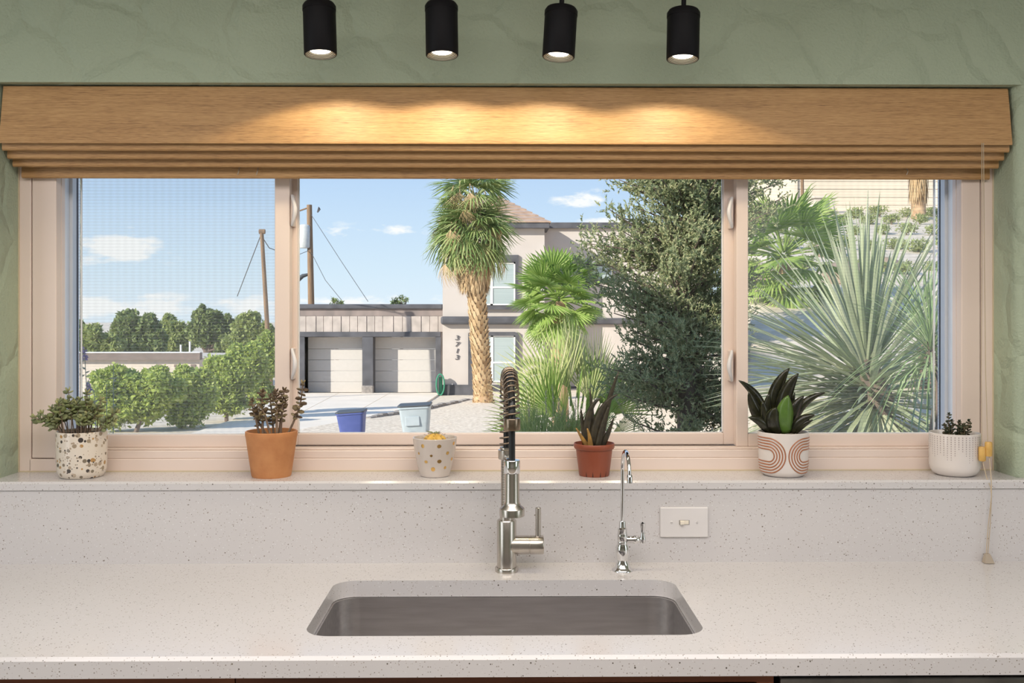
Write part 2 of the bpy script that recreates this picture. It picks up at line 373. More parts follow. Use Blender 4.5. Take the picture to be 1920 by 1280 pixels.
# ------------------------------------------------------------------ the room
XL, XR = -1.210, 1.250                 # window opening
ZS, ZT = 1.110, 2.062                  # sill top, opening head
YW, YX = 0.030, 0.300                  # wall face, outer face
ZC = 0.915                             # worktop
RX0, RX1, RY0, ZCEIL = -2.7, 2.8, -5.5, 2.44
def window_wall():
    # wall with an opening whose vertical edges are bull-nosed
    mb = MB(); r = 0.022
    def jamb(x, s, far):               # s=+1: opening lies to the right of the pier
        pts = [(far, YW)]
        for i in range(7):
            a = math.radians(90 * i / 6); pts.append((x - s * r + s * r * math.sin(a), YW + r - r * math.cos(a)))
        pts += [(x, YX), (far, YX)]
        if s < 0: pts = pts[::-1]
        mb.prism(pts, 'z', 0.0, ZT)
    jamb(XL, 1, -4.2); jamb(XR, -1, 4.2)
    mb.box((-4.2, YW, ZT), (4.2, YX, 2.60)); mb.box((XL, YW, 0.0), (XR, YX, ZS - .021))
    return S('wall_window', mb, M['wall'], smooth=50)
window_wall()
S('wall_left', MB().box((RX0 - .1, RY0, 0), (RX0, YW, ZCEIL)), M['wall'])
S('wall_right', MB().box((RX1, RY0, 0), (RX1 + .1, YW, ZCEIL)), M['wall'])
S('wall_back', MB().box((RX0, RY0 - .1, 0), (RX1, RY0, ZCEIL)), M['white_paint'])
S('ceiling', MB().box((RX0, RY0, ZCEIL), (RX1, YW, ZCEIL + .1)), M['white_paint'])
S('floor', MB().box((RX0, RY0, -.1), (RX1, YW, 0)), M['floor'])

# ------------------------------------------------------------------ window: frame, two sliding sashes with screens, fixed middle light
YF = 0.140
win = S('window_1', MB().box((XL + .001, YF + .005, ZS), (XL + .028, YX - .02, ZT)).box((XR - .028, YF + .005, ZS), (XR - .001, YX - .02, ZT))
        .box((XL + .028, YF + .005, ZS), (XR - .028, YX - .02, ZS + .012)).box((XL, YF + .005, ZT - .03), (XR, YX - .02, ZT)), M['vinyl'], bevel=.0015)
def wpart(name, mb, mat, parent=win, **k): return mb.build(name, mat, parent, **k)
xi0, xi1 = at(105, 600, YF).x, at(1803, 600, YF).x        # inner edges of the frame face
xg0, xg1 = at(58, 600, YF).x, at(1840, 600, YF).x
zb = at(960, 841, YF).z                                    # top of the frame's bottom member
# outer flange and main frame face, a thin shadow groove between them
wpart('frame_flange', MB().box((XL + .001, YF, ZS), (xg0, YF + .02, ZT)).box((xg1, YF, ZS), (XR - .001, YF + .02, ZT)), M['vinyl'], bevel=.002)
wpart('frame_face', MB().box((xg0 + .002, YF + .001, zb - .022), (xi0, YF + .03, ZT)).box((xi1, YF + .001, zb - .022), (xg1 - .002, YF + .03, ZT)), M['vinyl'], bevel=.0025)
wpart('frame_bottom', MB().box((XL + .026, YF, ZS), (XR - .026, YF + .03, zb - .024)).box((xi0 - .008, YF + .003, zb - .024), (xi1 + .008, YF + .05, zb - .004)).box((xi0, YF + .012, zb - .004), (xi1, YF + .05, zb)), M['vinyl'], bevel=.002)
# stepped tracks seen in depth along both jambs
for s, x in ((1, xi0), (-1, xi1)):
    wpart('jamb_liner', MB().box((x - s * .04, YF + .030, zb), (x + s * .0005, YF + .05, ZT)), M['vinyl'], bevel=.001)
    wpart('jamb_track', MB().box((x - s * .04, YF + .05, zb), (x - s * .004, YF + .085, ZT)).box((x - s * .04, YF + .085, zb), (x + s * .004, YF + .11, ZT)).box((x - s * .04, YF + .11, zb), (x - s * .002, YX - .02, ZT)), M['vinyl_out'], bevel=.001)
    wpart('gasket', MB().box((x + s * .002, YF + .111, zb), (x + s * .005, YF + .116, ZT)), M['gasket'])
wpart('sill_track', MB().box((xi0, YF + .102, zb - .03), (xi1, YX - .02, zb + .012)), M['vinyl_out'], bevel=.001)
def sash(px0, px1, py_bottom, Y, depth, stile0, stile1, name):
    """a glazed panel; px0..px1 is its glass in the photo, stiles of the given widths (m)"""
    x0, x1 = at(px0, 600, Y).x, at(px1, 600, Y).x; z0 = at(960, py_bottom, Y).z; z1 = ZT - .05
    fr = MB()
    if stile0: fr.box((x0 - stile0, Y, zb), (x0, Y + depth, ZT - .03))
    if stile1: fr.box((x1, Y, zb), (x1 + stile1, Y + depth, ZT - .03))
    fr.box((x0, Y, zb), (x1, Y + depth, z0)); fr.box((x0, Y, z1), (x1, Y + depth, ZT - .03))
    s = wpart(name, fr, M['vinyl'], bevel=.002)
    wpart('glass_pane', MB().box((x0 - .004, Y + depth * .55, z0 - .004), (x1 + .004, Y + depth * .55 + .004, z1)), M['glass'], parent=s)
    wpart('glazing_bead', MB().box((x0, Y + depth * .4, z0), (x0 + .0022, Y + depth * .55, z1)).box((x1 - .0022, Y + depth * .4, z0), (x1, Y + depth * .55, z1)).box((x0, Y + depth * .4, z0), (x1, Y + depth * .55, z0 + .0016)), M['vinyl_out'], parent=s)
    return s, x0, x1, z0, z1
YS = YF + .035
sL = sash(147, 515, 814, YS, .034, 0.0, at(543, 600, YS).x - at(515, 600, YS).x, 'sliding_sash')
sR = sash(1403, 1757, 814, YS, .034, at(1403, 600, YS).x - at(1381, 600, YS).x, 0.0, 'sliding_sash')
sM = sash(558, 1357, 812, YS + .036, .03, .03, .03, 'fixed_light')
for (x0, x1) in ((xi0 - .01, at(545, 600, YX - .035).x), (at(1378, 600, YX - .035).x, xi1 + .01)):
    sc = wpart('insect_screen', MB().quad((x0, YX - .035, zb), (x1, YX - .035, zb), (x1, YX - .035, ZT - .03), (x0, YX - .035, ZT - .03)), M['screen'])
    wpart('screen_frame', MB().box((x0, YX - .04, zb), (x1, YX - .03, zb + .014)).box((x0, YX - .04, ZT - .05), (x1, YX - .03, ZT - .03)), M['vinyl_out'], parent=sc)
def latch(px, py, s):
    c = at(px, py, YS + .002); c.y = YS
    b = MB().box((c.x - .004, YS + .005, c.z - .040), (c.x + .004, YS + .036, c.z + .040))
    l = wpart('sash_latch', b, M['vinyl'], bevel=.002)
    path = [(c.x, YS + .006, c.z + .038)] + [(c.x + s * .011 * math.sin(math.pi * i / 10), YS - .010 * math.sin(math.pi * i / 10), c.z + .038 - .076 * i / 10) for i in range(1, 10)] + [(c.x, YS + .006, c.z - .038)]
    wpart('latch_lever', MB().tube(path, [.0035, .004, .0045, .005, .0055, .006, .0055, .005, .0045, .004, .0035], 8), M['plastic'], parent=l, smooth=50)
for px, py, s in ((547, 394, 1), (547, 682, 1), (1373, 398, -1), (1373, 686, -1)): latch(px, py, s)
wpart('caulk_line', MB().box((XL, YF - .002, ZS), (XR, YF + .004, ZS + .003)).box((XL - .001, YF - .003, ZS), (XL + .003, YF + .004, ZT)).box((XR - .003, YF - .003, ZS), (XR + .001, YF + .004, ZT)), M['caulk'])

# ------------------------------------------------------------------ worktop, splash, sill
YFRONT = -0.625
def slab_with_hole(x0, x1, y0, y1, z0, z1, hole, mb):
    outer_n = len(hole)
    # ring between hole outline and the rectangle, top and bottom, by radial projection on the rectangle
    cx = sum(p[0] for p in hole) / outer_n; cy = sum(p[1] for p in hole) / outer_n
    hx0, hx1 = min(p[0] for p in hole), max(p[0] for p in hole); hy0, hy1 = min(p[1] for p in hole), max(p[1] for p in hole)
    ob = []
    for p in hole:                     # bounding frame just outside the hole
        dx, dy = p[0] - cx, p[1] - cy
        bx, by = (hx1 - hx0) / 2 + .02, (hy1 - hy0) / 2 + .02
        k = min(bx / abs(dx) if dx else 1e9, by / abs(dy) if dy else 1e9); ob.append((cx + dx * k, cy + dy * k))
    b = len(mb.v); n = outer_n
    for z in (z1, z0): mb.v += [(p[0], p[1], z) for p in hole] + [(p[0], p[1], z) for p in ob]
    for i in range(n):
        j = (i + 1) % n
        mb.f += [(b + i, b + n + i, b + n + j, b + j), (b + 2 * n + i, b + 2 * n + j, b + 3 * n + j, b + 3 * n + i), (b + i, b + j, b + 2 * n + j, b + 2 * n + i)]
    X = [x0, hx0 - .02, hx1 + .02, x1]; Y = [y0, hy0 - .02, hy1 + .02, y1]
    corners = [(hx0 - .02, hy0 - .02), (hx1 + .02, hy0 - .02), (hx1 + .02, hy1 + .02), (hx0 - .02, hy1 + .02)]
    for q in corners:                  # small triangles closing the frame's corners
        near = sorted(range(n), key=lambda i: (ob[i][0] - q[0]) ** 2 + (ob[i][1] - q[1]) ** 2)[:2]
        for z in (z1, z0): mb.quad((q[0], q[1], z), (ob[near[0]][0], ob[near[0]][1], z), (ob[near[1]][0], ob[near[1]][1], z))
    for i in range(3):
        for k in range(3):
            if i == 1 and k == 1: continue
            for z in (z1, z0): mb.quad((X[i], Y[k], z), (X[i + 1], Y[k], z), (X[i + 1], Y[k + 1], z), (X[i], Y[k + 1], z))
    mb.quad((x0, y1, z0), (x1, y1, z0), (x1, y1, z1), (x0, y1, z1)); mb.quad((x0, y0, z0), (x0, y1, z0), (x0, y1, z1), (x0, y0, z1)); mb.quad((x1, y0, z0), (x1, y1, z0), (x1, y1, z1), (x1, y0, z1))
    return mb
SX0, SX1, SY0, SY1 = -0.366, 0.382, -0.517, -0.149
hole = round_rect(SX0, SY0, SX1, SY1, .048, 8)
TH = 0.036
wt = MB(); ch = .006
slab_with_hole(-2.6, 2.7, YFRONT + ch, YW, ZC - TH, ZC, hole, wt)
wt.prism([(YFRONT + ch, ZC - TH), (YFRONT + ch, ZC), (YFRONT, ZC - ch), (YFRONT, ZC - TH)], 'x', -2.6, 2.7)
worktop = wt.build('worktop', M['quartz'])
tag(worktop, 'long speckled white quartz worktop with the sink cut-out', 'worktop')
splash = MB().box((-2.6, 0.0, ZC), (2.7, YW - .001, ZS - .021)).build('backsplash', M['quartz'])
tag(splash, 'speckled white quartz upstand running behind both taps', 'backsplash')
e_ = .005
sill = MB().prism([(-.004, ZS - .020), (YF + .02, ZS - .020), (YF + .02, ZS), (-.004 + e_, ZS), (-.004, ZS - e_)], 'x', XL - .0005, XR + .0005)
sill.prism([(-.004, ZS - .020), (YW, ZS - .020), (YW, ZS), (-.004 + e_, ZS), (-.004, ZS - e_)], 'x', -2.6, XL - .0005).prism([(-.004, ZS - .020), (YW, ZS - .020), (YW, ZS), (-.004 + e_, ZS), (-.004, ZS - e_)], 'x', XR + .0005, 2.7)
tag(sill.build('window_sill', M['quartz']), 'pale quartz window sill carrying the six potted plants', 'sill')

# sink
sk = empty('undermount_sink', ((SX0 + SX1) / 2, (SY0 + SY1) / 2, ZC - TH - .23), 'brushed stainless steel undermount sink set into the worktop', 'sink')
def sink_bowl():
    mb = MB(); rows = []
    zt = ZC - TH - .001
    levels = [(-.022, zt - .0015), (-.022, zt), (.004, zt), (.004, zt - .006), (.010, zt - .17), (.016, zt - .20), (.03, zt - .215), (.05, zt - .22)]
    for off, z in levels:
        rows.append([(p[0], p[1], z) for p in round_rect(SX0 + off, SY0 + off, SX1 - off, SY1 - off, max(.045, .052 - off * .2), 8)])
    for r in rows: r.append(r[0])
    mb.strip(rows); b = len(mb.v); mb.v += rows[-1][:-1]; mb.f.append(tuple(range(b, b + len(rows[-1]) - 1)))
    return mb
sink_bowl().build('bowl', M['steel'], sk, smooth=45)
MB().lathe([(0, .004), (.03, .004), (.042, .006), (.055, .003), (.056, 0)], 28, ((SX0 + SX1) / 2, (SY0 + SY1) / 2 + .05, ZC - TH - .2205)).build('drain', M['chrome'], sk, smooth=40)

# cabinets under the worktop
def cabinet(x0, x1, label, doors):
    zt = ZC - TH - .001; yb = YFRONT + .035
    c = empty('base_cabinet', ((x0 + x1) / 2, -.3, 0), label, 'cabinet', 'base cabinets under the worktop')
    t = .02
    MB().box((x0, yb, .1), (x0 + t, -.01, zt)).box((x1 - t, yb, .1), (x1, -.01, zt)).box((x0 + t, -.02, .1), (x1 - t, -.01, zt)).box((x0 + t, yb, .1), (x1 - t, -.02, .12)).box((x0 + .01, yb + .06, 0), (x1 - .01, -.02, .1)).build('body', M['wood'], c)
    MB().box((x0, yb - .018, zt - .016), (x1, yb, zt)).box((x0, yb - .018, .1), (x0 + .03, yb, zt - .016)).box((x1 - .03, yb - .018, .1), (x1, yb, zt - .016)).build('face_frame', M['wood'], c, bevel=.001)
    n = doors; w = (x1 - x0 - .06) / n
    for i in range(n):
        a = x0 + .03 + i * w
        d = MB().box((a + .002, yb - .032, .13), (a + w - .002, yb - .012, zt - .020)).build('door', M['wood'], c, bevel=.003)
        MB().box((a + .06, yb - .035, .19), (a + w - .06, yb - .030, zt - .09)).build('panel', M['wood'], d, bevel=.004)
        MB().lathe([(0, -.062), (.012, -.062), (.015, -.056), (.012, -.05), (.006, -.045), (.006, -.032)], 16, (a + (w - .04 if i % 2 == 0 else .04), yb, .62), 'y').build('knob', M['nickel'], d, smooth=40)
xa = at(437, 1272, YFRONT).x; xb = at(1456, 1272, YFRONT).x
cabinet(xa, xb, 'cherry wood cabinet below the sink, between dishwasher and left cabinet', 2)
cabinet(xa - .92, xa - .002, 'cherry wood cabinet left of the sink cabinet', 2)
dw = empty('dishwasher', (xb + .31, -.3, 0), 'stainless steel dishwasher at the right end under the worktop', 'dishwasher')
MB().box((xb + .006, YFRONT + .05, .1), (xb + .60, -.02, ZC - TH - .004)).box((xb + .03, YFRONT + .08, 0), (xb + .58, -.03, .1)).build('body', M['black_metal'], dw)
MB().box((xb + .010, YFRONT + .012, .11), (xb + .596, YFRONT + .049, ZC - TH - .009)).build('door', M['steel_dark'], dw, bevel=.003)
MB().tube([(xb + .06, YFRONT - .02, .79), (xb + .55, YFRONT - .02, .79)], .009, 12).box((xb + .08, YFRONT - .02, .785), (xb + .09, YFRONT + .012, .795)).box((xb + .52, YFRONT - .02, .785), (xb + .53, YFRONT + .012, .795)).build('handle', M['steel'], dw, smooth=50)

# ------------------------------------------------------------------ woven roman shade
bx0, bx1 = XL + .006, XR - .008
sh = empty('roman_shade', ((bx0 + bx1) / 2, .08, 1.84), 'tan woven bamboo roman shade drawn up across the top of the window', 'shade')
z_v = at(960, 270, .036).z
MB().prism([(.058, ZT - .004), (.054, ZT - .004), (.0335, z_v + .004), (.034, z_v), (.038, z_v), (.0385, z_v + .004)], 'x', bx0, bx1).build('valance', M['woven'], sh)
MB().box((bx0 + .01, .062, ZT - .045), (bx1 - .01, .115, ZT - .002)).build('headrail', M['woven'], sh)
for i, (py, Y, h, dx) in enumerate(((283.5, .047, .050, 0.0), (299, .068, .055, .002), (314, .090, .060, .004), (335, .122, .075, .010))):
    zb_ = at(960, py, Y).z; w = .011
    pts = []
    for k in range(9):
        a = math.radians(180 + 180 * k / 8); pts.append((Y + w / 2 + w / 2 * math.cos(a) * 1.0, zb_ + w / 2 + w / 2 * math.sin(a)))
    pts += [(Y + w * .75, zb_ + h), (Y + w * .3, zb_ + h)]
    MB().prism(pts, 'x', bx0 + dx, bx1 - dx).build('fold', M['woven'], sh, smooth=60)
for px in (448, 483, 1700):
    p = at(px, 322, .118); MB().tube([(p.x, .122, p.z + .012), (p.x + .001, .112, p.z), (p.x - .002, .114, p.z - .008)], .0012, 6).build('lift_cord_knot', M['tassel'], sh)
def P3(px, py, Y): return tuple(at(px, py, Y))
for pts in ([P3(1841, 268, .030), P3(1841, 500, .028), P3(1840, 700, .026), P3(1841, 838, .024)], [P3(1844, 268, .030), P3(1846, 500, .028), P3(1848, 700, .022), P3(1852, 830, .018)],
            [P3(1842, 862, .022), P3(1850, 895, .006), P3(1858, 915, -.012), P3(1859, 930, -.014), P3(1857, 980, -.014), P3(1852, 1040, -.015)], [P3(1855, 854, .018), P3(1858, 890, .0), P3(1859, 908, -.0135), P3(1859, 930, -.0145), P3(1853, 985, -.014), P3(1849, 1040, -.015)]):
    MB().tube(pts, .0011, 6).build('pull_cord', M['cord'], sh, smooth=60)
for px, y0, y1, Y in ((1841.5, 837, 864, .023), (1853.5, 828, 855, .018)):
    a, b = at(px, y0, Y), at(px, y1, Y); h = a.z - b.z
    MB().lathe([(0, 0), (.007, 0), (.0085, .003), (.0085, h - .003), (.007, h), (0, h)], 12, (b.x, Y, b.z)).build('cord_toggle', M['toggle_wood'], sh, smooth=40)
a = at(1852, 1038, -.016)
MB().strip([[(a.x - .006, -.020, a.z), (a.x + .005, -.020, a.z), (a.x + .005, -.010, a.z), (a.x - .006, -.010, a.z), (a.x - .006, -.020, a.z)], [(a.x - .010, -.025, ZC + .001), (a.x + .013, -.025, ZC + .001), (a.x + .013, -.006, ZC + .001), (a.x - .010, -.006, ZC + .001), (a.x - .010, -.025, ZC + .001)]]).quad((a.x - .006, -.020, a.z), (a.x + .005, -.020, a.z), (a.x + .005, -.010, a.z), (a.x - .006, -.010, a.z)).quad((a.x - .010, -.025, ZC + .001), (a.x + .013, -.025, ZC + .001), (a.x + .013, -.006, ZC + .001), (a.x - .010, -.006, ZC + .001)).build('cord_tassel', M['tassel'], sh, bevel=.0015)

# ------------------------------------------------------------------ track spotlights over the window
YL = -0.140
def spot(pxt, pxb, pyt, pyb, label):
    top, bot = at(pxt, pyt + 8, YL), at(pxb, pyb, YL); L = top.z - bot.z; R = .0363
    t = empty('track_spotlight', tuple(bot), label, 'spotlight', 'black spotlights on the track')
    t.rotation_euler = (math.radians(-4.0), math.atan2(top.x - bot.x, L), 0)
    MB().lathe([(R - .003, .0006), (R - .0015, 0), (R, .002), (R, L - .016), (R - .002, L - .015)], 40).build('housing', M['black_metal'], t, smooth=40, local=True)
    MB().lathe([(R + .0008, L - .016), (R + .0008, L - .006), (R - .003, L), (0, L + .001)], 40).build('end_cap', M['black_metal'], t, smooth=40, local=True)
    prof = [(R - .0015, .0004)]; r = R - .0025; z = .0005
    for k in range(4): prof += [(r, z), (r - .0003, z + .0020), (r - .0028, z + .0023)]; r -= .0028; z += .0023
    MB().lathe(prof, 40).build('baffle', M['baffle'], t, smooth=25, local=True)
    MB().lathe([(r + .0005, z), (r * .6, z - .001), (0, z - .0015)], 32).build('lamp_lens', M['lamp'], t, smooth=60, local=True)
    MB().lathe([(.0055, L), (.0055, ZCEIL - bot.z - .03), (.03, ZCEIL - bot.z - .03), (.03, ZCEIL - bot.z)], 16).build('stem', M['black_metal'], t, smooth=40, local=True)
    d = bpy.data.lights.new('spot_lamp', 'SPOT'); o = bpy.data.objects.new('spot_lamp', d); COL.objects.link(o); o.parent = t
    d.energy = 3.9; d.color = (1.0, 0.85, 0.58); d.spot_size = math.radians(139); d.spot_blend = 0.12; d.shadow_soft_size = .02; o.location = (0, 0, -.002); o.rotation_euler = (math.radians(8), 0, 0)
    return t
spot(597, 601, -3, 103, 'black cylinder spotlight furthest left, its top cut by the frame')
spot(827, 829, -3, 105, 'black cylinder spotlight second from the left')
spot(1053, 1047, 6, 108, 'black cylinder spotlight third from left, leaning to one side')
spot(1283, 1280, 10, 112, 'black cylinder spotlight furthest right, hanging lowest')

# ------------------------------------------------------------------ taps and switch
def kitchen_tap():
    bx, by = at(950, 1068, -.073).x, -.073
    t = empty('kitchen_faucet', (bx, by, ZC), 'brushed nickel pull-down faucet with open spring neck behind the sink', 'faucet')
    MB().lathe([(0, 0), (.0265, 0), (.0268, .008), (.0255, .010), (0, .010)], 40).build('base_ring', M['nickel'], t, smooth=40, local=True)
    MB().lathe([(.0225, .010), (.0225, .116), (.021, .1185), (.016, .119), (.016, .128), (.012, .13), (0, .13)], 40).build('body', M['nickel'], t, smooth=40, local=True)
    zl = at(990, 1021, by).z - ZC
    MB().lathe([(.0215, .010), (.0215, .051), (.0205, .0515), (.0205, .0535), (.0215, .054), (.0215, .083), (.020, .085), (0, .0855)], 36, (0, 0, zl), 'x').build('valve', M['nickel'], t, smooth=40, local=True)
    hx = at(1009, 975, by).x - bx; zt = at(1009, 951, by).z - ZC
    MB().lathe([(.0065, zl + .018), (.0065, zt - .001), (.0055, zt), (0, zt)], 18, (hx, 0, 0)).build('handle', M['nickel'], t, smooth=40, local=True)
    # riser: tight fine coil, collar, then the open spring arching towards the sink
    zcol0, zcol1 = at(945, 860, by).z - ZC, at(945, 838, by).z - ZC
    MB().lathe([(.0085, .128), (.0085, zcol0)], 20).build('riser', M['bronze'], t, smooth=40, local=True)
    n = 34; pts = []
    for i in range(n * 10 + 1):
        a = 2 * math.pi * i / 10; pts.append((.0118 * math.cos(a), .0118 * math.sin(a), .128 + (zcol0 - .128) * i / (n * 10)))
    MB().tube(pts, .0019, 6).build('riser_coil', M['nickel'], t, smooth=60, local=True)
    MB().lathe([(.010, zcol0), (.0185, zcol0), (.0195, zcol0 + .002), (.0195, zcol1 - .006), (.016, zcol1 - .004), (.016, zcol1), (.010, zcol1)], 32).build('collar', M['nickel'], t, smooth=40, local=True)
    yh = -.225; hx_ = at(960, 830, by + yh).x - bx
    zcuff = at(960, 795, by + yh).z - ZC; ztop = at(958, 703, by + yh * .62).z - ZC
    # hose path: up from the collar, over, down to the cuff, on to the spray head
    zs = at(960, 862, by + yh).z - ZC
    C = []
    for i in range(49):
        u = i / 48
        if u < .3: p = Vector((0, 0, zcol1 + (ztop - .085 - zcol1) * u / .3))
        elif u < .82:
            a = math.pi * (u - .3) / .52; p = Vector((hx_ * (1 - math.cos(a)) / 2, yh * (1 - math.cos(a)) / 2, ztop - .085 + .085 * math.sin(a)))
        else: p = Vector((hx_, yh, (ztop - .085) + (zcuff - .004 - (ztop - .085)) * (u - .82) / .18))
        C.append(p)
    MB().tube(C, .0075, 12).build('hose', M['rubber'], t, smooth=60, local=True)
    # spring wound about that path
    dist = [0]
    for i in range(1, len(C)): dist.append(dist[-1] + (C[i] - C[i - 1]).length)
    tot = dist[-1]; turns = 30; res = 14; pts = []
    def along(s):
        for i in range(1, len(C)):
            if dist[i] >= s or i == len(C) - 1:
                k = (s - dist[i - 1]) / max(1e-6, dist[i] - dist[i - 1]); return C[i - 1].lerp(C[i], min(1, k)), (C[i] - C[i - 1]).normalized()
    for i in range(turns * res + 1):
        s = tot * i / (turns * res); p, tg = along(s)
        side = Vector((1, 0, 0)); side = (side - tg * side.dot(tg)).normalized(); nn = tg.cross(side)
        a = 2 * math.pi * i / res; pts.append(p + (side * math.cos(a) + nn * math.sin(a)) * .0152)
    MB().tube(pts, .0021, 7).build('spring', M['bronze'], t, smooth=60, local=True)
    z0, z1 = at(960, 806, by + yh).z - ZC, at(960, 784, by + yh).z - ZC
    MB().lathe([(.008, z0), (.0165, z0), (.0172, z0 + .002), (.0172, z1 - .002), (.0165, z1), (.008, z1)], 32, (hx_, yh, 0)).build('spring_cuff', M['bronze'], t, smooth=40, local=True)
    MB().lathe([(.0066, zs), (.0066, z0)], 16, (hx_, yh, 0)).build('inner_hose', M['rubber'], t, smooth=60, local=True)
    # spray head
    zc1 = at(960, 887, by + yh).z - ZC; zf = at(960, 952, by + yh).z - ZC; zf2 = at(960, 967, by + yh).z - ZC
    hd = MB().lathe([(.0148, zc1), (.0152, zc1 - .004), (.0155, zf + .014), (.018, zf + .006), (.0255, zf), (.0262, zf - .002), (.0262, zf2 + .001), (.0245, zf2), (0, zf2 + .002)], 36, (hx_, yh, 0)).build('spray_head', M['nickel'], t, smooth=40, local=True)
    MB().lathe([(.006, zs), (.0158, zs), (.0167, zs - .002), (.0167, zc1 + .002), (.0155, zc1), (.0148, zc1)], 36, (hx_, yh, 0)).build('chrome_band', M['chrome'], hd, smooth=40, local=True)
    # arm that docks the head to the riser collar
    zm = zcol0 + .008
    MB().tube([(0, -.016, zm), (hx_ * .4, yh * .4, zm), (hx_, yh + .016, zm - .012)], [.006, .005, .0045], 10).build('docking_arm', M['chrome'], t, smooth=50, local=True)
kitchen_tap()
def filter_tap():
    by = -.070; c = at(1167, 1068, by); bx = c.x
    t = empty('filter_faucet', (bx, by, ZC), 'slim polished chrome drinking water tap beside the spring faucet', 'faucet')
    MB().lathe([(0, 0), (.0245, 0), (.0245, .002), (.021, .005), (.0165, .009), (.0155, .016), (.012, .021), (.0125, .026), (.0155, .040), (.0158, .048), (.0145, .056), (.0118, .062), (.0128, .065), (.0115, .068)], 36).build('base', M['chrome'], t, smooth=50, local=True)
    MB().lathe([(.0115, .068), (.0125, .072), (.0125, .082), (.0105, .092), (.0112, .094), (.0112, .097), (.0085, .099), (.0078, .112), (.0070, .114), (.004, .1145)], 32).build('valve_body', M['chrome'], t, smooth=50, local=True)
    zt = at(1166, 846, by - .05).z - ZC; r = .052; ztip = at(1168, 905, by - 2 * r).z - ZC; dx = .003
    pts = [(0, 0, .112), (0, 0, zt - r)]
    for i in range(1, 17):
        a = math.pi * i / 16; pts.append((dx * i / 16, -r + r * math.cos(a), zt - r + r * math.sin(a)))
    pts.append((dx, -2 * r, ztip))
    MB().tube(pts, .0044, 14).build('spout', M['chrome'], t, smooth=60, local=True)
    MB().lathe([(.003, ztip), (.0064, ztip), (.0064, ztip + .016), (.0045, ztip + .018)], 20, (dx, -2 * r, 0)).build('spout_tip', M['chrome'], t, smooth=50, local=True)
    zl = .071
    MB().lathe([(.0085, .010), (.0085, .024), (.0098, .026), (.0098, .032), (.0070, .036), (.0060, .041), (0, .042)], 24, (0, 0, zl), 'x').build('valve_arm', M['chrome'], t, smooth=50, local=True)
    hx = at(1205, 1000, by).x - bx
    MB().lathe([(0, zl - .009), (.006, zl - .008), (.0075, zl - .002), (.0072, zl + .004), (.0042, zl + .012), (.0050, zl + .026), (.0068, zl + .034), (.0068, zl + .038), (0, zl + .041)], 20, (hx, 0, 0)).build('lever', M['chrome'], t, smooth=60, local=True)
filter_tap()
a, b = at(1238, 951, -.006), at(1328, 1007, -.006)
sw = empty('light_switch', ((a.x + b.x) / 2, 0, b.z), 'white sideways light switch plate on the backsplash', 'switch')
MB().box((a.x, -.006, b.z), (b.x, -.0002, a.z)).build('plate', M['plastic'], sw, bevel=.0022)
cx, cz = (a.x + b.x) / 2, (a.z + b.z) / 2
MB().box((cx - .0125, -.0065, cz - .0055), (cx + .0125, -.0055, cz + .0055)).build('slot', M['slot'], sw)
MB().prism([(cx - .0105, cz - .004), (cx - .001, cz - .0035), (cx - .001, cz + .0035), (cx - .0105, cz + .004)], 'y', -.0145, -.006).box((cx - .010, -.0072, cz - .0045), (cx + .0105, -.006, cz + .0045)).build('toggle', M['ivory'], sw, bevel=.0008)
for s in (-1, 1):
    scw = MB().lathe([(0, -.0072), (.0028, -.007), (.0034, -.006)], 14, (cx + s * .0302, 0, cz), 'y').build('screw', M['plastic'], sw, smooth=40)
    MB().box((cx + s * .0302 - (.0025 if s < 0 else .0005), -.0076, cz - (.0005 if s < 0 else .0025)), (cx + s * .0302 + (.0025 if s < 0 else .0005), -.0069, cz + (.0005 if s < 0 else .0025))).build('screw_slot', M['slot'], scw)

# ------------------------------------------------------------------ potted plants on the sill
M['terrazzo'] = speckmat('terrazzo_glaze', (0.74, 0.66, 0.56), (0.70, 0.62, 0.53),
    ((84, 0.9, 0.42, ((0.34, 0.27, 0.19), (0.42, 0.33, 0.24), (0.06, 0.05, 0.045), (0.50, 0.40, 0.30), (0.45, 0.26, 0.10), (0.22, 0.18, 0.13))),
     (170, 0.5, 0.34, ((0.36, 0.28, 0.20), (0.10, 0.08, 0.07), (0.48, 0.40, 0.32)))), rough=0.18, world=False)
M['terracotta'] = pmat('terracotta', (0.60, 0.27, 0.105), (0.52, 0.215, 0.08), scale=30, rough=0.7, bump=.15)
M['white_glaze'] = pmat('white_glaze', (0.76, 0.70, 0.66), rough=0.12)
M['grey_glaze'] = pmat('pale_grey_glaze', (0.66, 0.58, 0.52), rough=0.12)
M['gold'] = pmat('gold_leaf', (0.72, 0.46, 0.16), rough=0.22, metal=1.0)
M['plastic_brown'] = pmat('brown_plastic', (0.30, 0.075, 0.035), (0.27, 0.065, 0.03), rough=0.42)
M['slit'] = pmat('drain_slit', (0.05, 0.018, 0.012), rough=0.6)
M['rust_line'] = pmat('rust_glaze_line', (0.42, 0.16, 0.07), (0.36, 0.13, 0.06), rough=0.3)
M['dot_grey'] = pmat('grey_dots', (0.30, 0.24, 0.24), rough=0.5)
M['soil'] = pmat('potting_soil', (0.060, 0.042, 0.030), (0.12, 0.09, 0.065), scale=120, rough=0.9, bump=.6)
M['stem_brown'] = pmat('woody_stem', (0.26, 0.18, 0.12), (0.15, 0.10, 0.07), scale=60, rough=0.7)
M['jade'] = leafmat('jade_leaves', ((0.12, 0.155, 0.075), (0.26, 0.29, 0.11), (0.16, 0.20, 0.105), (0.42, 0.41, 0.17), (0.20, 0.235, 0.15)), trans=.12, rough=.4)
M['jade_dark'] = leafmat('dark_jade_leaves', ((0.07, 0.042, 0.028), (0.15, 0.10, 0.05), (0.25, 0.20, 0.095), (0.10, 0.06, 0.04), (0.34, 0.27, 0.15)), trans=.10, rough=.4)
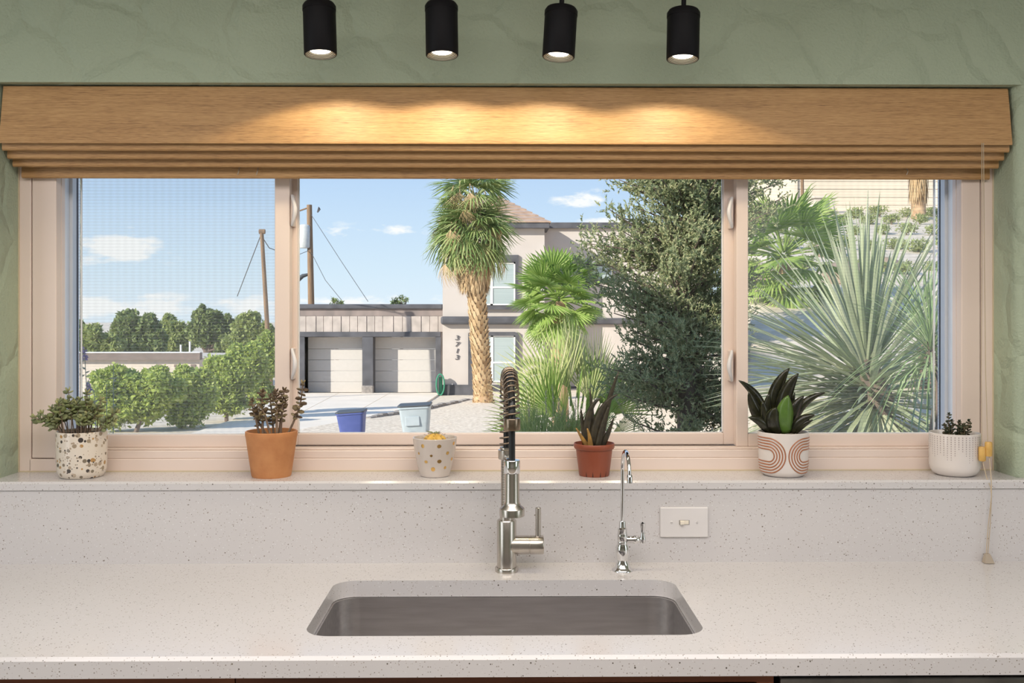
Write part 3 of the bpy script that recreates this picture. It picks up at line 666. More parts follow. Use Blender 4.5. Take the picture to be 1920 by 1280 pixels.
M['jade_small'] = leafmat('small_dark_leaves', ((0.022, 0.030, 0.017), (0.055, 0.07, 0.035), (0.10, 0.085, 0.045)), trans=.1, rough=.4)
M['cactus'] = pmat('yellow_cactus', (0.75, 0.47, 0.10), (0.62, 0.36, 0.06), scale=60, rough=0.5)
M['aloe'] = pmat('dark_gasteria', (0.060, 0.050, 0.030), (0.030, 0.026, 0.018), scale=90, rough=0.42)
M['aloe_dry'] = pmat('dried_leaf', (0.48, 0.26, 0.06), (0.28, 0.16, 0.05), scale=60, rough=0.6)
M['hahnii'] = pmat('dark_snake_leaf', (0.026, 0.026, 0.011), (0.013, 0.014, 0.009), scale=50, rough=0.24)
M['hahnii_green'] = pmat('green_snake_leaf', (0.10, 0.19, 0.035), (0.075, 0.15, 0.03), scale=50, rough=0.26)
M['leaf_edge'] = pmat('pale_leaf_edge', (0.30, 0.34, 0.13), rough=0.4)

def pot_profile(pts): return pts
YP = 0.077
def place(pxl, pxr, py_top, py_bot):
    """centre, radius at the rim and height of a pot standing on the sill"""
    l, r = at(pxl, py_top, YP), at(pxr, py_top, YP)
    return (l.x + r.x) / 2, (r.x - l.x) / 2, l.z - ZS
def prof_at(prof, z):                 # outer radius at a height
    for (r0, z0), (r1, z1) in zip(prof, prof[1:]):
        if z0 <= z <= z1 and z1 > z0: return r0 + (r1 - r0) * (z - z0) / (z1 - z0)
    return prof[-1][0]
def make_pot(t, outer, wall, soil_z, mat):
    rt, zt = outer[-1]
    prof = [(0, outer[0][1])] + outer + [(rt - wall * .3, zt + .0012), (rt - wall * .7, zt + .0012), (rt - wall, zt - .001), (prof_at(outer, soil_z - .004) - wall, soil_z - .004)]
    MB().lathe(prof, 48).build('pot', mat, t, smooth=40, local=True)
    rs = prof_at(outer, soil_z) - wall + .0008
    random.seed(3)
    rows = [[(0, 0, soil_z + .003)] * 25]
    for k in (.4, .75, 1.0):
        r_ = []
        for i in range(25):
            a = 2 * math.pi * (i % 24) / 24; r_.append((rs * k * math.cos(a), rs * k * math.sin(a), soil_z + (.0025 * math.sin(i % 24 * 2.4 + k * 9) if k < 1 else 0)))
        rows.append(r_)
    MB().strip(rows).build('soil', M['soil'], t, smooth=180, local=True)
def leafball(mb, p, d, l, w, th):
    d = Vector(d).normalized(); q = d.to_track_quat('X', 'Z') @ Quaternion((1, 0, 0), random.gauss(0, .7))
    mb.ball(Vector(p) + d * l * .5, (l / 2, w / 2, th / 2), 6, 4, q)
def jade_stem(t, pts, r0, leaf, n_pairs, mat, stem_mat, u0=.25, up=(.25, .7)):
    """a stem through pts with opposite pairs of fat leaves; leaves join as one sub-part"""
    P = [Vector(p) for p in pts]
    def ev(u):
        k = u * (len(P) - 1); i = min(int(k), len(P) - 2); return P[i].lerp(P[i + 1], k - i), (P[i + 1] - P[i]).normalized()
    st = MB().tube([ev(i / 8)[0] for i in range(9)], [r0 * (1 - .45 * i / 8) for i in range(9)], 7).build('stem', stem_mat, t, smooth=60, local=True)
    mb = MB(); a0 = random.random() * 3
    for k in range(n_pairs):
        u = u0 + (1 - u0) * (k + .5) / n_pairs; p, tg = ev(u)
        side = tg.cross(Vector((math.cos(a0), math.sin(a0), .1))).normalized()
        for s in (-1, 1):
            d = side * s + tg * random.uniform(*up); l = leaf * random.uniform(.75, 1.15) * (1.0 if u < .9 else .75)
            leafball(mb, p, d, l, l * .80, l * .30)
        a0 += math.pi / 2 + random.uniform(-.3, .3)
    p, tg = ev(1.0)
    for s in (-1, 1): leafball(mb, p - tg * .002, tg + Vector((s * .45, .2 * s, 0)), leaf * .7, leaf * .45, leaf * .2)
    mb.build('leaves', mat, st, smooth=180, local=True, kind='stuff')
def patch(mb, prof, ang, z, ru, rv, off=.0004, n=10, squash=1.0):
    """flat printed dot laid on the pot's wall (ang = 0 faces the room)"""
    b = len(mb.v); R = prof_at(prof, z)
    def P(du, dv):
        a = ang + du / R; r = prof_at(prof, z + dv) + off; return (r * math.sin(a), -r * math.cos(a), z + dv)
    mb.v.append(P(0, 0))
    for i in range(n): mb.v.append(P(ru * math.cos(2 * math.pi * i / n), rv * math.sin(2 * math.pi * i / n)))
    for i in range(n): mb.f.append((b, b + 1 + i, b + 1 + (i + 1) % n))

# 1 terrazzo pot
random.seed(11)
x, R, H = place(108, 199, 807, 895)
t = empty('potted_jade', (x, YP, ZS), 'bushy green succulent in a terrazzo-chip pot, leftmost on the sill', 'potted plant', 'potted plants on the window sill')
prof = [(R * .80, 0), (R * .86, .002), (R * .93, .011), (R * .96, .018), (R * .985, .05), (R, H - .001)]
make_pot(t, prof, .004, H - .008, M['terrazzo'])
for i in range(26):
    a = random.random() * 2 * math.pi; rr = R * .8 * math.sqrt(random.random()); b = Vector((rr * math.cos(a), rr * math.sin(a), H - .008))
    sp = random.uniform(.6, 1.25); hgt = random.uniform(.032, .100) * (1.0 - .25 * (rr / R))
    e = Vector((b.x * (1 + sp * .55), max(-.06, min(.035, b.y * 1.3)), b.z + hgt)); m_ = b.lerp(e, .5) + Vector((random.uniform(-.006, .006), 0, .006))
    jade_stem(t, [b, m_, e], .0014, .0175, 5, M['jade'], M['stem_brown'], u0=.36)
for (dx, dz, sx) in ((-.102, .036, -.04), (-.085, .045, -.045), (-.066, .030, -.05), (.097, .050, .045), (.090, .028, .05), (-.020, .100, -.012), (.026, .096, .016), (.060, .078, .03)):
    b = Vector((sx * .8, -.02, H - .008)); e = Vector((dx, -.03, H + dz)); m_ = b.lerp(e, .5) + Vector((0, 0, .004))
    jade_stem(t, [b, m_, e], .0014, .0180, 6, M['jade'], M['stem_brown'], u0=.3)

# 2 terracotta pot with leggy jade
random.seed(5)
x, R, H = place(461, 557, 808, 896)
t = empty('potted_jade', (x, YP, ZS), 'leggy dark-leaved jade in a plain terracotta pot', 'potted plant', 'potted plants on the window sill')
prof = [(R * .74, 0), (R * .765, .003), (R * .985, H - .012), (R, H - .010), (R, H)]
make_pot(t, prof, .006, H - .012, M['terracotta'])
def loc(px, py, dy): p = at(px, py, YP + dy); return Vector((p.x - x, dy, p.z - ZS))
for pts, n, lf in (([(486, 815, 0), (480, 785, -.01), (475, 771, -.01), (472, 750, -.015)], 8, .013), ([(493, 815, -.01), (492, 770, -.015), (491, 735, -.02)], 11, .0145),
                   ([(507, 815, -.02), (497, 778, -.02), (489, 762, -.025)], 4, .013), ([(519, 815, -.02), (519, 770, -.02), (518, 734, -.02)], 11, .014),
                   ([(513, 815, .01), (511, 785, .01), (506, 742, .012)], 10, .013), ([(526, 815, -.01), (529, 765, -.01), (533, 731, -.01)], 9, .014),
                   ([(539, 815, -.01), (553, 785, -.015), (563, 760, -.02), (568, 718, -.02)], 12, .0145), ([(523, 815, .015), (527, 780, .015), (536, 752, .02)], 7, .013),
                   ([(500, 815, .01), (484, 790, .012), (480, 765, .015)], 6, .012)):
    jade_stem(t, [loc(*p) for p in pts], .0030, lf * 1.2, max(4, int(n * .85)), M['jade_dark'], M['stem_brown'], u0=.30, up=(.0, .5))

# 3 small white pot with gold dots and a yellow cactus
random.seed(9)
x, R, H = place(774, 857, 820, 892)
t = empty('potted_cactus', (x, YP, ZS), 'round yellow cactus in a small white pot with gold dots', 'potted plant', 'potted plants on the window sill')
prof = [(R * .62, 0), (R * .66, .001), (R * .80, .030), (R * .92, .062), (R, H)]
make_pot(t, prof, .004, H - .012, M['grey_glaze'])
dots = MB()
for px, py, ru, rv in ((793, 836, .0046, .0050), (824, 836, .0052, .0046), (850, 833, .0046, .0045), (809, 854, .0034, .0030), (839, 850, .0046, .0042), (824, 865, .0054, .0046), (799, 866, .0044, .0038), (812, 880, .0052, .0055), (834, 878, .0036, .0038), (785, 851, .0030, .0034), (846, 863, .0042, .0042)):
    p = at(px, py, YP - .045); z = p.z - ZS; rr = prof_at(prof, z); q = (at(px, py, YP - .04).x - x) / rr; patch(dots, prof, math.asin(max(-.97, min(.97, q))), z, ru, rv)
dots.build('gold_dots', M['gold'], t, local=True)
rows = []
for i in range(9):
    ph = math.pi / 2 * i / 8; r_ = []
    for k in range(49):
        a = 2 * math.pi * k / 48; rr = .026 * math.cos(ph) * (1 + .10 * math.cos(8 * a)); r_.append((rr * math.cos(a), rr * math.sin(a) - .004, H - .008 + .019 * math.sin(ph)))
    rows.append(r_)
MB().strip(rows).build('cactus_body', M['cactus'], t, smooth=180, local=True)
lv = MB()
for a, l in ((2.9, .022), (2.4, .014), (.3, .012), (-.5, .016), (1.2, .010), (-1.6, .008)): leafball(lv, (-.001, -.004, H + .010), (math.cos(a), .4 * math.sin(a), .32), l, l * .28, .003)
lv.build('crown_leaves', M['jade'], t, smooth=180, local=True)
sp = MB()
for k in range(8):
    a = 2 * math.pi * k / 8
    for i in (2, 4, 6):
        ph = math.pi / 2 * i / 8; c = Vector((.0285 * math.cos(ph) * math.cos(a), .0285 * math.cos(ph) * math.sin(a) - .004, H - .008 + .0195 * math.sin(ph)))
        for j in range(3):
            d = Vector((math.cos(a) + random.uniform(-.5, .5), math.sin(a) + random.uniform(-.5, .5), random.uniform(-.2, .7))).normalized(); sp.tube([c, c + d * .007], .0003, 3)
sp.build('spines', M['stem_brown'], t, local=True, kind='stuff')

# blades drawn by a base, a bend and a tip
def blade(t, p0, p1, p2, w, mat, fold=.35, edge=None, thick=.0016, face=(0, -1, .15), shape='lance', n=12):
    P0, P1, P2 = Vector(p0), Vector(p1), Vector(p2); rows = []; rim = []
    for i in range(n + 1):
        u = i / n; p = P0 * (1 - u) ** 2 + P1 * 2 * u * (1 - u) + P2 * u * u
        tg = (P1 - P0) * (1 - u) + (P2 - P1) * u; tg.normalize()
        sd = tg.cross(Vector(face)).normalized(); nr = sd.cross(tg)
        k = (math.sin(math.pi * min(1, (u * .86 + .14))) ** .75 if shape == 'lance' else (1 - u) ** .8 * .9 + .1 * (1 - u)) * w / 2
        k = max(k, .0004)
        rows.append([p - sd * k + nr * (-k * fold), p - sd * k * .5 + nr * (-k * fold * .3), p, p + sd * k * .5 + nr * (-k * fold * .3), p + sd * k + nr * (-k * fold)])
    o = MB().strip(rows).build('leaf', mat, t, smooth=180, local=True, solid=thick)
    if edge:
        m = MB(); m.tube([r[0] for r in rows], .0006, 5).tube([r[-1] for r in rows], .0006, 5); m.build('leaf_margin', edge, o, smooth=180, local=True)
    return o

# 4 gasteria in a brown plastic nursery pot
x, R, H = place(1076, 1152, 831, 892)
t = empty('potted_gasteria', (x, YP, ZS), 'dark strap-leaved succulent in a brown plastic nursery pot', 'potted plant', 'potted plants on the window sill')
prof = [(R * .72, 0), (R * .745, .002), (R * .90, H - .013), (R * .955, H - .0125), (R, H - .009), (R, H)]
make_pot(t, prof, .0025, H - .010, M['plastic_brown'])
sl = MB()
for a in (-.62, -.18, .32, .75):
    b = len(sl.v); zz = (.0005, .011)
    for z, hw in ((.0008, .0016), (.013, .0002)):
        r_ = prof_at(prof, z) + .0005
        for s in (-1, 1): sl.v.append((r_ * math.sin(a + s * hw / r_), -r_ * math.cos(a + s * hw / r_), z))
    sl.f.append((b, b + 1, b + 3, b + 2))
sl.build('drain_slits', M['slit'], t, local=True)
def loc(px, py, dy): p = at(px, py, YP + dy); return Vector((p.x - x, dy, p.z - ZS))
for b, m_, e, w, mt in (((1122, 838, .01), (1134, 765, .01), (1160, 696, 0), 18, 'aloe'), ((1114, 838, -.012), (1116, 758, -.02), (1158, 739, -.03), 21, 'aloe'), ((1104, 838, -.008), (1093, 762, -.015), (1127, 746, -.02), 19, 'aloe'),
                        ((1110, 838, .018), (1113, 775, .02), (1105, 728, .02), 12, 'aloe'), ((1099, 836, .005), (1092, 795, .005), (1089, 766, .005), 12, 'aloe'), ((1102, 838, -.012), (1092, 822, -.018), (1080, 802, -.02), 9, 'aloe_dry'),
                        ((1127, 838, -.01), (1144, 808, -.015), (1150, 783, -.02), 12, 'aloe'), ((1107, 838, -.02), (1107, 820, -.026), (1101, 803, -.026), 10, 'aloe_dry'), ((1121, 838, -.018), (1130, 790, -.022), (1141, 762, -.022), 12, 'aloe')):
    blade(t, loc(*b), loc(*m_), loc(*e), w * 2.33 / F, M[mt], fold=.5, thick=.004, shape='taper')

# 5 snake plant rosette in a white pot with rust arcs
x, R, H = place(1422, 1515, 809, 893)
t = empty('potted_snake_plant', (x, YP, ZS), 'glossy dark snake plant in a white pot with rust-coloured arches', 'potted plant', 'potted plants on the window sill')
prof = [(R * .70, 0), (R * .78, .0015), (R * .88, .007), (R * .93, .014), (R * .965, .03), (R, H)]
make_pot(t, prof, .004, H - .012, M['white_glaze'])
arcs = MB(); zc = H * .50
def arch(sc, s, r):
    pts = []
    for i in range(25):
        a = math.radians(90 + 180 * i / 24); pts.append((sc + s * r * math.cos(a), zc + r * math.sin(a) * (1.0)))
    st = [(sc + s * .045 * k / 4, zc + r) for k in range(4, 0, -1)]; en = [(sc + s * .045 * k / 4, zc - r) for k in range(1, 5)]
    P = []
    for u, z in st + pts + en:
        z = max(.010, min(H - .004, z)); rr = prof_at(prof, z) + .0001; a = u / (R * .985); P.append((rr * math.sin(a), -rr * math.cos(a), z))
    arcs.tube(P, .0016, 6)
for k in range(5):
    r = .0150 + .0068 * k; arch(.0385, 1, r); arch(-.0540, -1, r)
arcs.build('arch_lines', M['rust_line'], t, smooth=60, local=True)
def loc(px, py, dy): p = at(px, py, YP + dy); return Vector((p.x - x, dy, p.z - ZS))
for b, m_, e, w, mt in (((1462, 812, .02), (1438, 740, .02), (1480, 690, .01), 29, 'hahnii'), ((1470, 812, .0), (1462, 742, 0), (1497, 700, -.01), 27, 'hahnii'), ((1440, 800, .02), (1432, 738, .015), (1385, 713, .01), 17, 'hahnii'),
                        ((1448, 812, 0), (1418, 775, 0), (1404, 733, -.005), 25, 'hahnii'), ((1476, 812, -.03), (1470, 775, -.045), (1478, 741, -.04), 33, 'hahnii_green'), ((1463, 812, -.028), (1446, 786, -.04), (1455, 764, -.04), 31, 'hahnii'),
                        ((1486, 812, .0), (1492, 748, 0), (1547, 736, 0), 15, 'hahnii'), ((1480, 812, -.012), (1482, 770, -.015), (1507, 742, -.015), 24, 'hahnii'), ((1448, 812, -.02), (1432, 784, -.03), (1404, 783, -.03), 18, 'hahnii'),
                        ((1486, 812, -.02), (1498, 783, -.03), (1527, 778, -.03), 17, 'hahnii'), ((1492, 812, -.018), (1500, 797, -.025), (1524, 787, -.03), 11, 'hahnii'), ((1456, 812, -.01), (1432, 780, -.015), (1443, 736, -.01), 21, 'hahnii'),
                        ((1474, 806, .02), (1484, 770, .02), (1490, 736, .02), 10, 'hahnii'), ((1452, 808, -.022), (1440, 790, -.03), (1430, 752, -.03), 20, 'hahnii')):
    blade(t, loc(*b), loc(*m_), loc(*e), w * 2.34 / F, M[mt], fold=.55, edge=M['leaf_edge'], thick=.0022)

# 6 white pot with dotted columns
random.seed(21)
x, R, H = place(1745, 1835, 811, 892)
t = empty('potted_crassula', (x, YP, ZS), 'tiny dark succulent in a white pot with columns of grey dots, rightmost', 'potted plant', 'potted plants on the window sill')
prof = [(R * .66, 0), (R * .74, .0012), (R * .86, .006), (R * .95, .015), (R * .99, .026), (R, H)]
make_pot(t, prof, .004, H - .012, M['white_glaze'])
dots = MB()
for k in range(44):
    a = 2 * math.pi * k / 44; n = 9 + int(2.6 * math.sin(k * 1.3) + 1.2 * math.sin(k * .7))
    for i in range(n): patch(dots, prof, a, H - .006 - i * .0054, .0013 - .00004 * i, .0015 - .00004 * i, n=6)
dots.build('dot_columns', M['dot_grey'], t, local=True)
for i in range(9):
    b = Vector((random.uniform(-.03, .028), random.uniform(-.03, .01), H - .010)); e = b + Vector((random.uniform(-.01, .01), random.uniform(-.012, .005), random.uniform(.018, .036)))
    jade_stem(t, [b, b.lerp(e, .5) + Vector((.002, 0, 0)), e], .0014, .0098, 6, M['jade_small'], M['stem_brown'], u0=.05)
for (dx, hz) in ((-.022, .058), (-.014, .042), (.004, .040), (.028, .042), (.016, .032)):
    b = Vector((dx * .9, -.012, H - .010)); e = Vector((dx, -.016, H + hz - .010)); jade_stem(t, [b, b.lerp(e, .5), e], .0014, .0105, 7, M['jade_small'], M['stem_brown'], u0=.1)

# ------------------------------------------------------------------ outdoors: ground
M['earth'] = pmat('gravel_ground', (0.76, 0.66, 0.54), (0.58, 0.49, 0.39), scale=5, rough=0.9, bump=.25, bscale=30, world=True)
M['concrete'] = pmat('driveway_concrete', (0.84, 0.745, 0.64), (0.76, 0.67, 0.57), scale=.8, rough=0.85, world=True)
M['gravel'] = pmat('pale_gravel', (0.84, 0.72, 0.58), (0.56, 0.45, 0.34), scale=11, rough=0.9, bump=.35, bscale=26, world=True)
M['kerb'] = pmat('kerb_stone', (0.30, 0.27, 0.25), (0.20, 0.18, 0.17), scale=9, rough=0.85, bump=.3)
M['stucco'] = pmat('pale_stucco', (0.53, 0.48, 0.45), (0.49, 0.44, 0.41), scale=1.2, rough=0.9, bump=.15, bscale=40)
M['dark_trim'] = pmat('slate_trim', (0.10, 0.10, 0.115), (0.06, 0.06, 0.07), scale=2.5, rough=0.7)
M['parapet'] = pmat('stained_parapet', (0.30, 0.24, 0.22), (0.17, 0.145, 0.14), scale=1.6, stretch=(1, 1, .4), rough=0.85)
M['stone_tile'] = pmat('stone_tile', (0.52, 0.45, 0.41), (0.38, 0.33, 0.30), scale=2.2, rough=0.85)
M['garage_door'] = pmat('garage_door', (0.56, 0.525, 0.495), (0.535, 0.50, 0.47), rough=0.6)
M['white_frame'] = pmat('white_frame', (0.80, 0.79, 0.77), rough=0.5)
M['blind_pane'] = pmat('blind_behind_glass', (0.40, 0.46, 0.46), (0.33, 0.39, 0.40), scale=26, stretch=(.01, .01, 1), rough=0.12)
M['roof_tile'] = pmat('clay_roof_tile', (0.50, 0.36, 0.27), (0.36, 0.25, 0.19), scale=3, rough=0.8)
M['pole'] = pmat('pole_wood', (0.27, 0.17, 0.10), (0.19, 0.12, 0.075), scale=5, stretch=(3, 3, .3), rough=0.85)
M['grey_metal'] = pmat('galvanised', (0.60, 0.61, 0.60), (0.52, 0.53, 0.53), rough=0.45)
M['wire'] = pmat('wire', (0.09, 0.09, 0.10), rough=0.6)
M['bin_blue'] = pmat('blue_bin', (0.075, 0.10, 0.30), (0.06, 0.085, 0.26), rough=0.5)
M['bin_grey'] = pmat('pale_grey_bin', (0.40, 0.45, 0.48), (0.36, 0.41, 0.44), rough=0.5)
M['bin_lid'] = pmat('dark_bin_lid', (0.06, 0.065, 0.075), rough=0.5)
M['bin_label'] = pmat('bin_label', (0.22, 0.27, 0.30), rough=0.5)
M['bark'] = pmat('juniper_bark', (0.20, 0.15, 0.12), (0.11, 0.08, 0.065), scale=9, stretch=(2, 2, .3), rough=0.9, bump=.6)
M['trunk_palm'] = pmat('palm_trunk', (0.55, 0.38, 0.23), (0.34, 0.21, 0.12), scale=7, rough=0.9)
M['thatch'] = leafmat('dry_thatch', ((0.48, 0.32, 0.17), (0.64, 0.48, 0.29), (0.36, 0.23, 0.12)), trans=.1, rough=.8)
M['frond'] = leafmat('palm_frond', ((0.16, 0.25, 0.08), (0.27, 0.36, 0.12), (0.46, 0.50, 0.22), (0.13, 0.21, 0.075)), trans=.3, rough=.5)
M['frond_bright'] = leafmat('bright_frond', ((0.20, 0.33, 0.065), (0.32, 0.45, 0.11), (0.44, 0.53, 0.19)), trans=.35, rough=.5)
M['frond_pale'] = leafmat('pale_frond', ((0.40, 0.46, 0.18), (0.55, 0.56, 0.26), (0.30, 0.40, 0.13), (0.68, 0.64, 0.38)), trans=.3, rough=.55)
M['yucca'] = streakmat('yucca_blade', ((0.34, 0.40, 0.23), (0.48, 0.52, 0.34), (0.28, 0.34, 0.19), (0.66, 0.66, 0.48), (0.40, 0.45, 0.28)), trans=.2)
M['yucca_green'] = streakmat('green_blade', ((0.19, 0.29, 0.12), (0.29, 0.40, 0.18), (0.40, 0.46, 0.26)), trans=.2)
M['dry_blade'] = streakmat('dry_blade', ((0.46, 0.34, 0.20), (0.58, 0.45, 0.29), (0.38, 0.27, 0.16)), trans=.1)
M['juniper'] = leafmat('juniper_sprays', ((0.20, 0.26, 0.13), (0.32, 0.37, 0.19), (0.43, 0.45, 0.24), (0.54, 0.50, 0.30), (0.17, 0.23, 0.12)), trans=.35, rough=.7)
M['bush'] = leafmat('bright_shrub', ((0.40, 0.50, 0.11), (0.55, 0.62, 0.17), (0.26, 0.36, 0.10), (0.66, 0.70, 0.26)), trans=.4)
M['tree_far'] = leafmat('far_trees', ((0.16, 0.22, 0.08), (0.24, 0.30, 0.11), (0.31, 0.35, 0.14)), trans=.3, rough=.7)
M['tree_yellow'] = leafmat('yellow_green_tree', ((0.34, 0.40, 0.14), (0.44, 0.48, 0.19), (0.26, 0.33, 0.11)), trans=.4, rough=.7)
M['scrub'] = leafmat('hill_scrub', ((0.32, 0.38, 0.15), (0.42, 0.46, 0.21), (0.26, 0.31, 0.13)), trans=.35, rough=.8)
M['grass'] = leafmat('fountain_grass', ((0.30, 0.38, 0.12), (0.42, 0.46, 0.18), (0.22, 0.31, 0.09)), trans=.3)
M['plume'] = leafmat('grass_plume', ((0.55, 0.43, 0.36), (0.64, 0.52, 0.44), (0.46, 0.36, 0.30)), trans=.3)
M['purple'] = leafmat('purple_flowers', ((0.26, 0.17, 0.42), (0.38, 0.27, 0.52), (0.50, 0.36, 0.50)), trans=.3)
M['sage_leaf'] = leafmat('grey_leaves', ((0.28, 0.30, 0.22), (0.36, 0.37, 0.29), (0.20, 0.22, 0.16)), trans=.2)
M['siding'] = pmat('beige_siding', (0.74, 0.64, 0.52), (0.69, 0.59, 0.47), scale=.6, rough=0.85)
M['rock'] = pmat('hill_rock', (0.40, 0.30, 0.23), (0.26, 0.19, 0.15), scale=4, rough=0.9, bump=.5)
M['brown_wall'] = pmat('brown_fascia', (0.22, 0.17, 0.15), (0.18, 0.14, 0.125), scale=3, rough=0.8)
M['cream_wall'] = pmat('cream_block_wall', (0.66, 0.58, 0.50), (0.60, 0.53, 0.46), scale=2, rough=0.85)

def low(D):
    P = ((2.0, -.9), (6.0, -.9), (20.0, -1.35), (40.0, -1.87), (60, -2.1), (400, -2.4))
    for (a, b), (c, d) in zip(P, P[1:]):
        if D <= c: return b + (d - b) * max(0, (D - a)) / (c - a)
    return -2.4
def ground(x, y):
    D = max(2.4, y - CAM.y); r = x / D
    zl = low(D); zh = .74 + max(0, min(D, 36) - 6) * .1605
    return zl + (zh - zl) * sstep(.205, .26, r) * (1 - sstep(60, 120, D)) + .03 * math.sin(x * 2.1 + y * 1.3) * sstep(.25, .3, r)
rows = []
for i in range(76):
    D = 2.62 * (360 / 2.62) ** (i / 75); rows.append([(D * (-1.3 + 2.6 * k / 120), D + CAM.y, ground(D * (-1.3 + 2.6 * k / 120), D + CAM.y)) for k in range(121)])
S('ground', MB().strip(rows), M['earth'], smooth=180)
def G(px, py, D): p = AD(px, py, D); return Vector((p.x, p.y, ground(p.x, p.y)))
# driveway: slabs cast between joints
rows = []
def drive_edges(D): return ((-7.4 - max(0, D - 26) * .10), (-3.0 + max(0, D - 22) * .03) if D < 40 else -2.46)
drv = None
bounds = [12, 18, 22.5, 27, 31.5, 36, 40.1]
for i, (a, b) in enumerate(zip(bounds, bounds[1:])):
    mb = MB()
    (l0, r0), (l1, r1) = drive_edges(a + .02), drive_edges(b - .02)
    za, zb_ = low(a) + .05, low(b) + .05
    for k in range(3):
        u0, u1 = k / 3, (k + 1) / 3
        q = [(l0 + (r0 - l0) * u0 + .012, a + .012), (l0 + (r0 - l0) * u1 - .012, a + .012), (l1 + (r1 - l1) * u1 - .012, b - .012), (l1 + (r1 - l1) * u0 + .012, b - .012)]
        top = [(p[0], p[1] + CAM.y, (za if j < 2 else zb_)) for j, p in enumerate(q)]; bot = [(p[0], p[1], p[2] - .1) for p in top]
        m = MB(); m.v = top + bot; m.f = [(0, 1, 2, 3), (4, 7, 6, 5), (0, 4, 5, 1), (1, 5, 6, 2), (2, 6, 7, 3), (3, 7, 4, 0)]
        if drv is None: drv = S('driveway', m, M['concrete'])
        else: m.build('slab', M['concrete'], drv)
# raised gravel bed with a row of kerb stones
k0, k1 = AD(690, 797, 26.0), AD(884, 759, 33.6)
bed = []
for i in range(13):
    u = i / 12; y = 19 + (39.3 - 19) * u; D = y - CAM.y
    xk = k0.x + (k1.x - k0.x) * (y - k0.y) / (k1.y - k0.y); xk = min(xk, k1.x + .2)
    bed.append([(xk + (D * .2 - xk) * j / 8, y, low(D) + .16 + .05 * math.sin(j * 1.7 + i)) for j in range(9)])
S('gravel_bed', MB().strip([[(r[0][0], r[0][1], r[0][2] - .3)] + r for r in bed]), M['gravel'], smooth=40)
kb = empty('kerb', (k0.x, k0.y, low(26) + .05), 'row of dark edging stones between driveway and gravel bed', 'kerb')
n = 22
for i in range(n):
    a, b = k0.lerp(k1, i / n), k0.lerp(k1, (i + .93) / n); d = (b - a); nr = Vector((d.y, -d.x, 0)).normalized() * .09
    z0, z1 = low(a.y - CAM.y), low(b.y - CAM.y); m = MB()
    P = [a + nr, b + nr, b - nr, a - nr]
    m.v = [(p.x, p.y, (z0, z1, z1, z0)[j] + .20 + .02 * (i % 3)) for j, p in enumerate(P)] + [(p.x, p.y, (z0, z1, z1, z0)[j]) for j, p in enumerate(P)]
    m.f = [(0, 1, 2, 3), (4, 7, 6, 5), (0, 4, 5, 1), (1, 5, 6, 2), (2, 6, 7, 3), (3, 7, 4, 0)]
    m.build('stone', M['kerb'], kb, bevel=.02)

# ------------------------------------------------------------------ our own house outside: roof above the window; at left an unseen block added to shade the juniper
S('roof', MB().box((-3.6, -6.0, 2.60), (4.2, .34, 2.78)), M['white_paint'])
SHADE_BLOCK = S('shade_block', MB().box((-7.9, -1.7, -.95), (-6.6, 1.25, 6.5)), M['stucco'])

# ------------------------------------------------------------------ neighbour's house and garage
DG, DH, DB = 40.0, 39.2, 41.2
hs = empty('neighbour_house', tuple(AD(925, 740, DH)), 'pale two-storey stucco house with slate trim behind the palms', 'house')
def xz(px, py, D): p = AD(px, py, D); return p.x, p.z
def hbox(name, px0, py0, px1, py1, D, d0, d1, mat, parent=hs, bevel=None):
    """box whose front face covers the given pixels at distance D; d0..d1 are offsets in depth"""
    x0, z1 = xz(px0, py0, D); x1, z0 = xz(px1, py1, D); Y = D + CAM.y
    return MB().box((x0, Y + d0, z0), (x1, Y + d1, z1)).build(name, mat, parent, bevel=bevel)
def hwindow(px0, py0, px1, py1, D, cols, rows_, parent=hs):
    x0, z1 = xz(px0, py0, D); x1, z0 = xz(px1, py1, D); Y = D + CAM.y; w = .055
    fr = MB().box((x0, Y - .05, z0), (x0 + w, Y + .02, z1)).box((x1 - w, Y - .05, z0), (x1, Y + .02, z1)).box((x0, Y - .05, z0), (x1, Y + .02, z0 + w)).box((x0, Y - .05, z1 - w), (x1, Y + .02, z1))
    for c in cols: xx = x0 + (x1 - x0) * c; fr.box((xx - .05, Y - .05, z0), (xx + .05, Y + .01, z1))
    for r in rows_: zz = z0 + (z1 - z0) * r; fr.box((x0, Y - .045, zz - .035), (x1, Y + .01, zz + .035))
    f = fr.build('window', M['white_frame'], parent)
    cs, rs = [0] + list(cols) + [1], [0] + list(rows_) + [1]
    for i in range(len(cs) - 1):
        for k in range(len(rs) - 1):
            MB().box((x0 + (x1 - x0) * cs[i], Y - .02, z0 + (z1 - z0) * rs[k]), (x0 + (x1 - x0) * cs[i + 1], Y - .005, z0 + (z1 - z0) * rs[k + 1])).build('pane', M['blind_pane'], f)
    return f
hbox('front_wall', 830, 425, 1021, 746, DH, 0, 6, M['stucco'])
hbox('rear_wall', 1010, 428, 1330, 746, DB, 0, 6, M['stucco'])
hbox('parapet_cap', 1021, 417, 1335, 428, DB - .12, -.05, 6, M['dark_trim'])
hbox('eave', 822, 417, 1030, 427, DH - .35, 0, 7, M['dark_trim'])
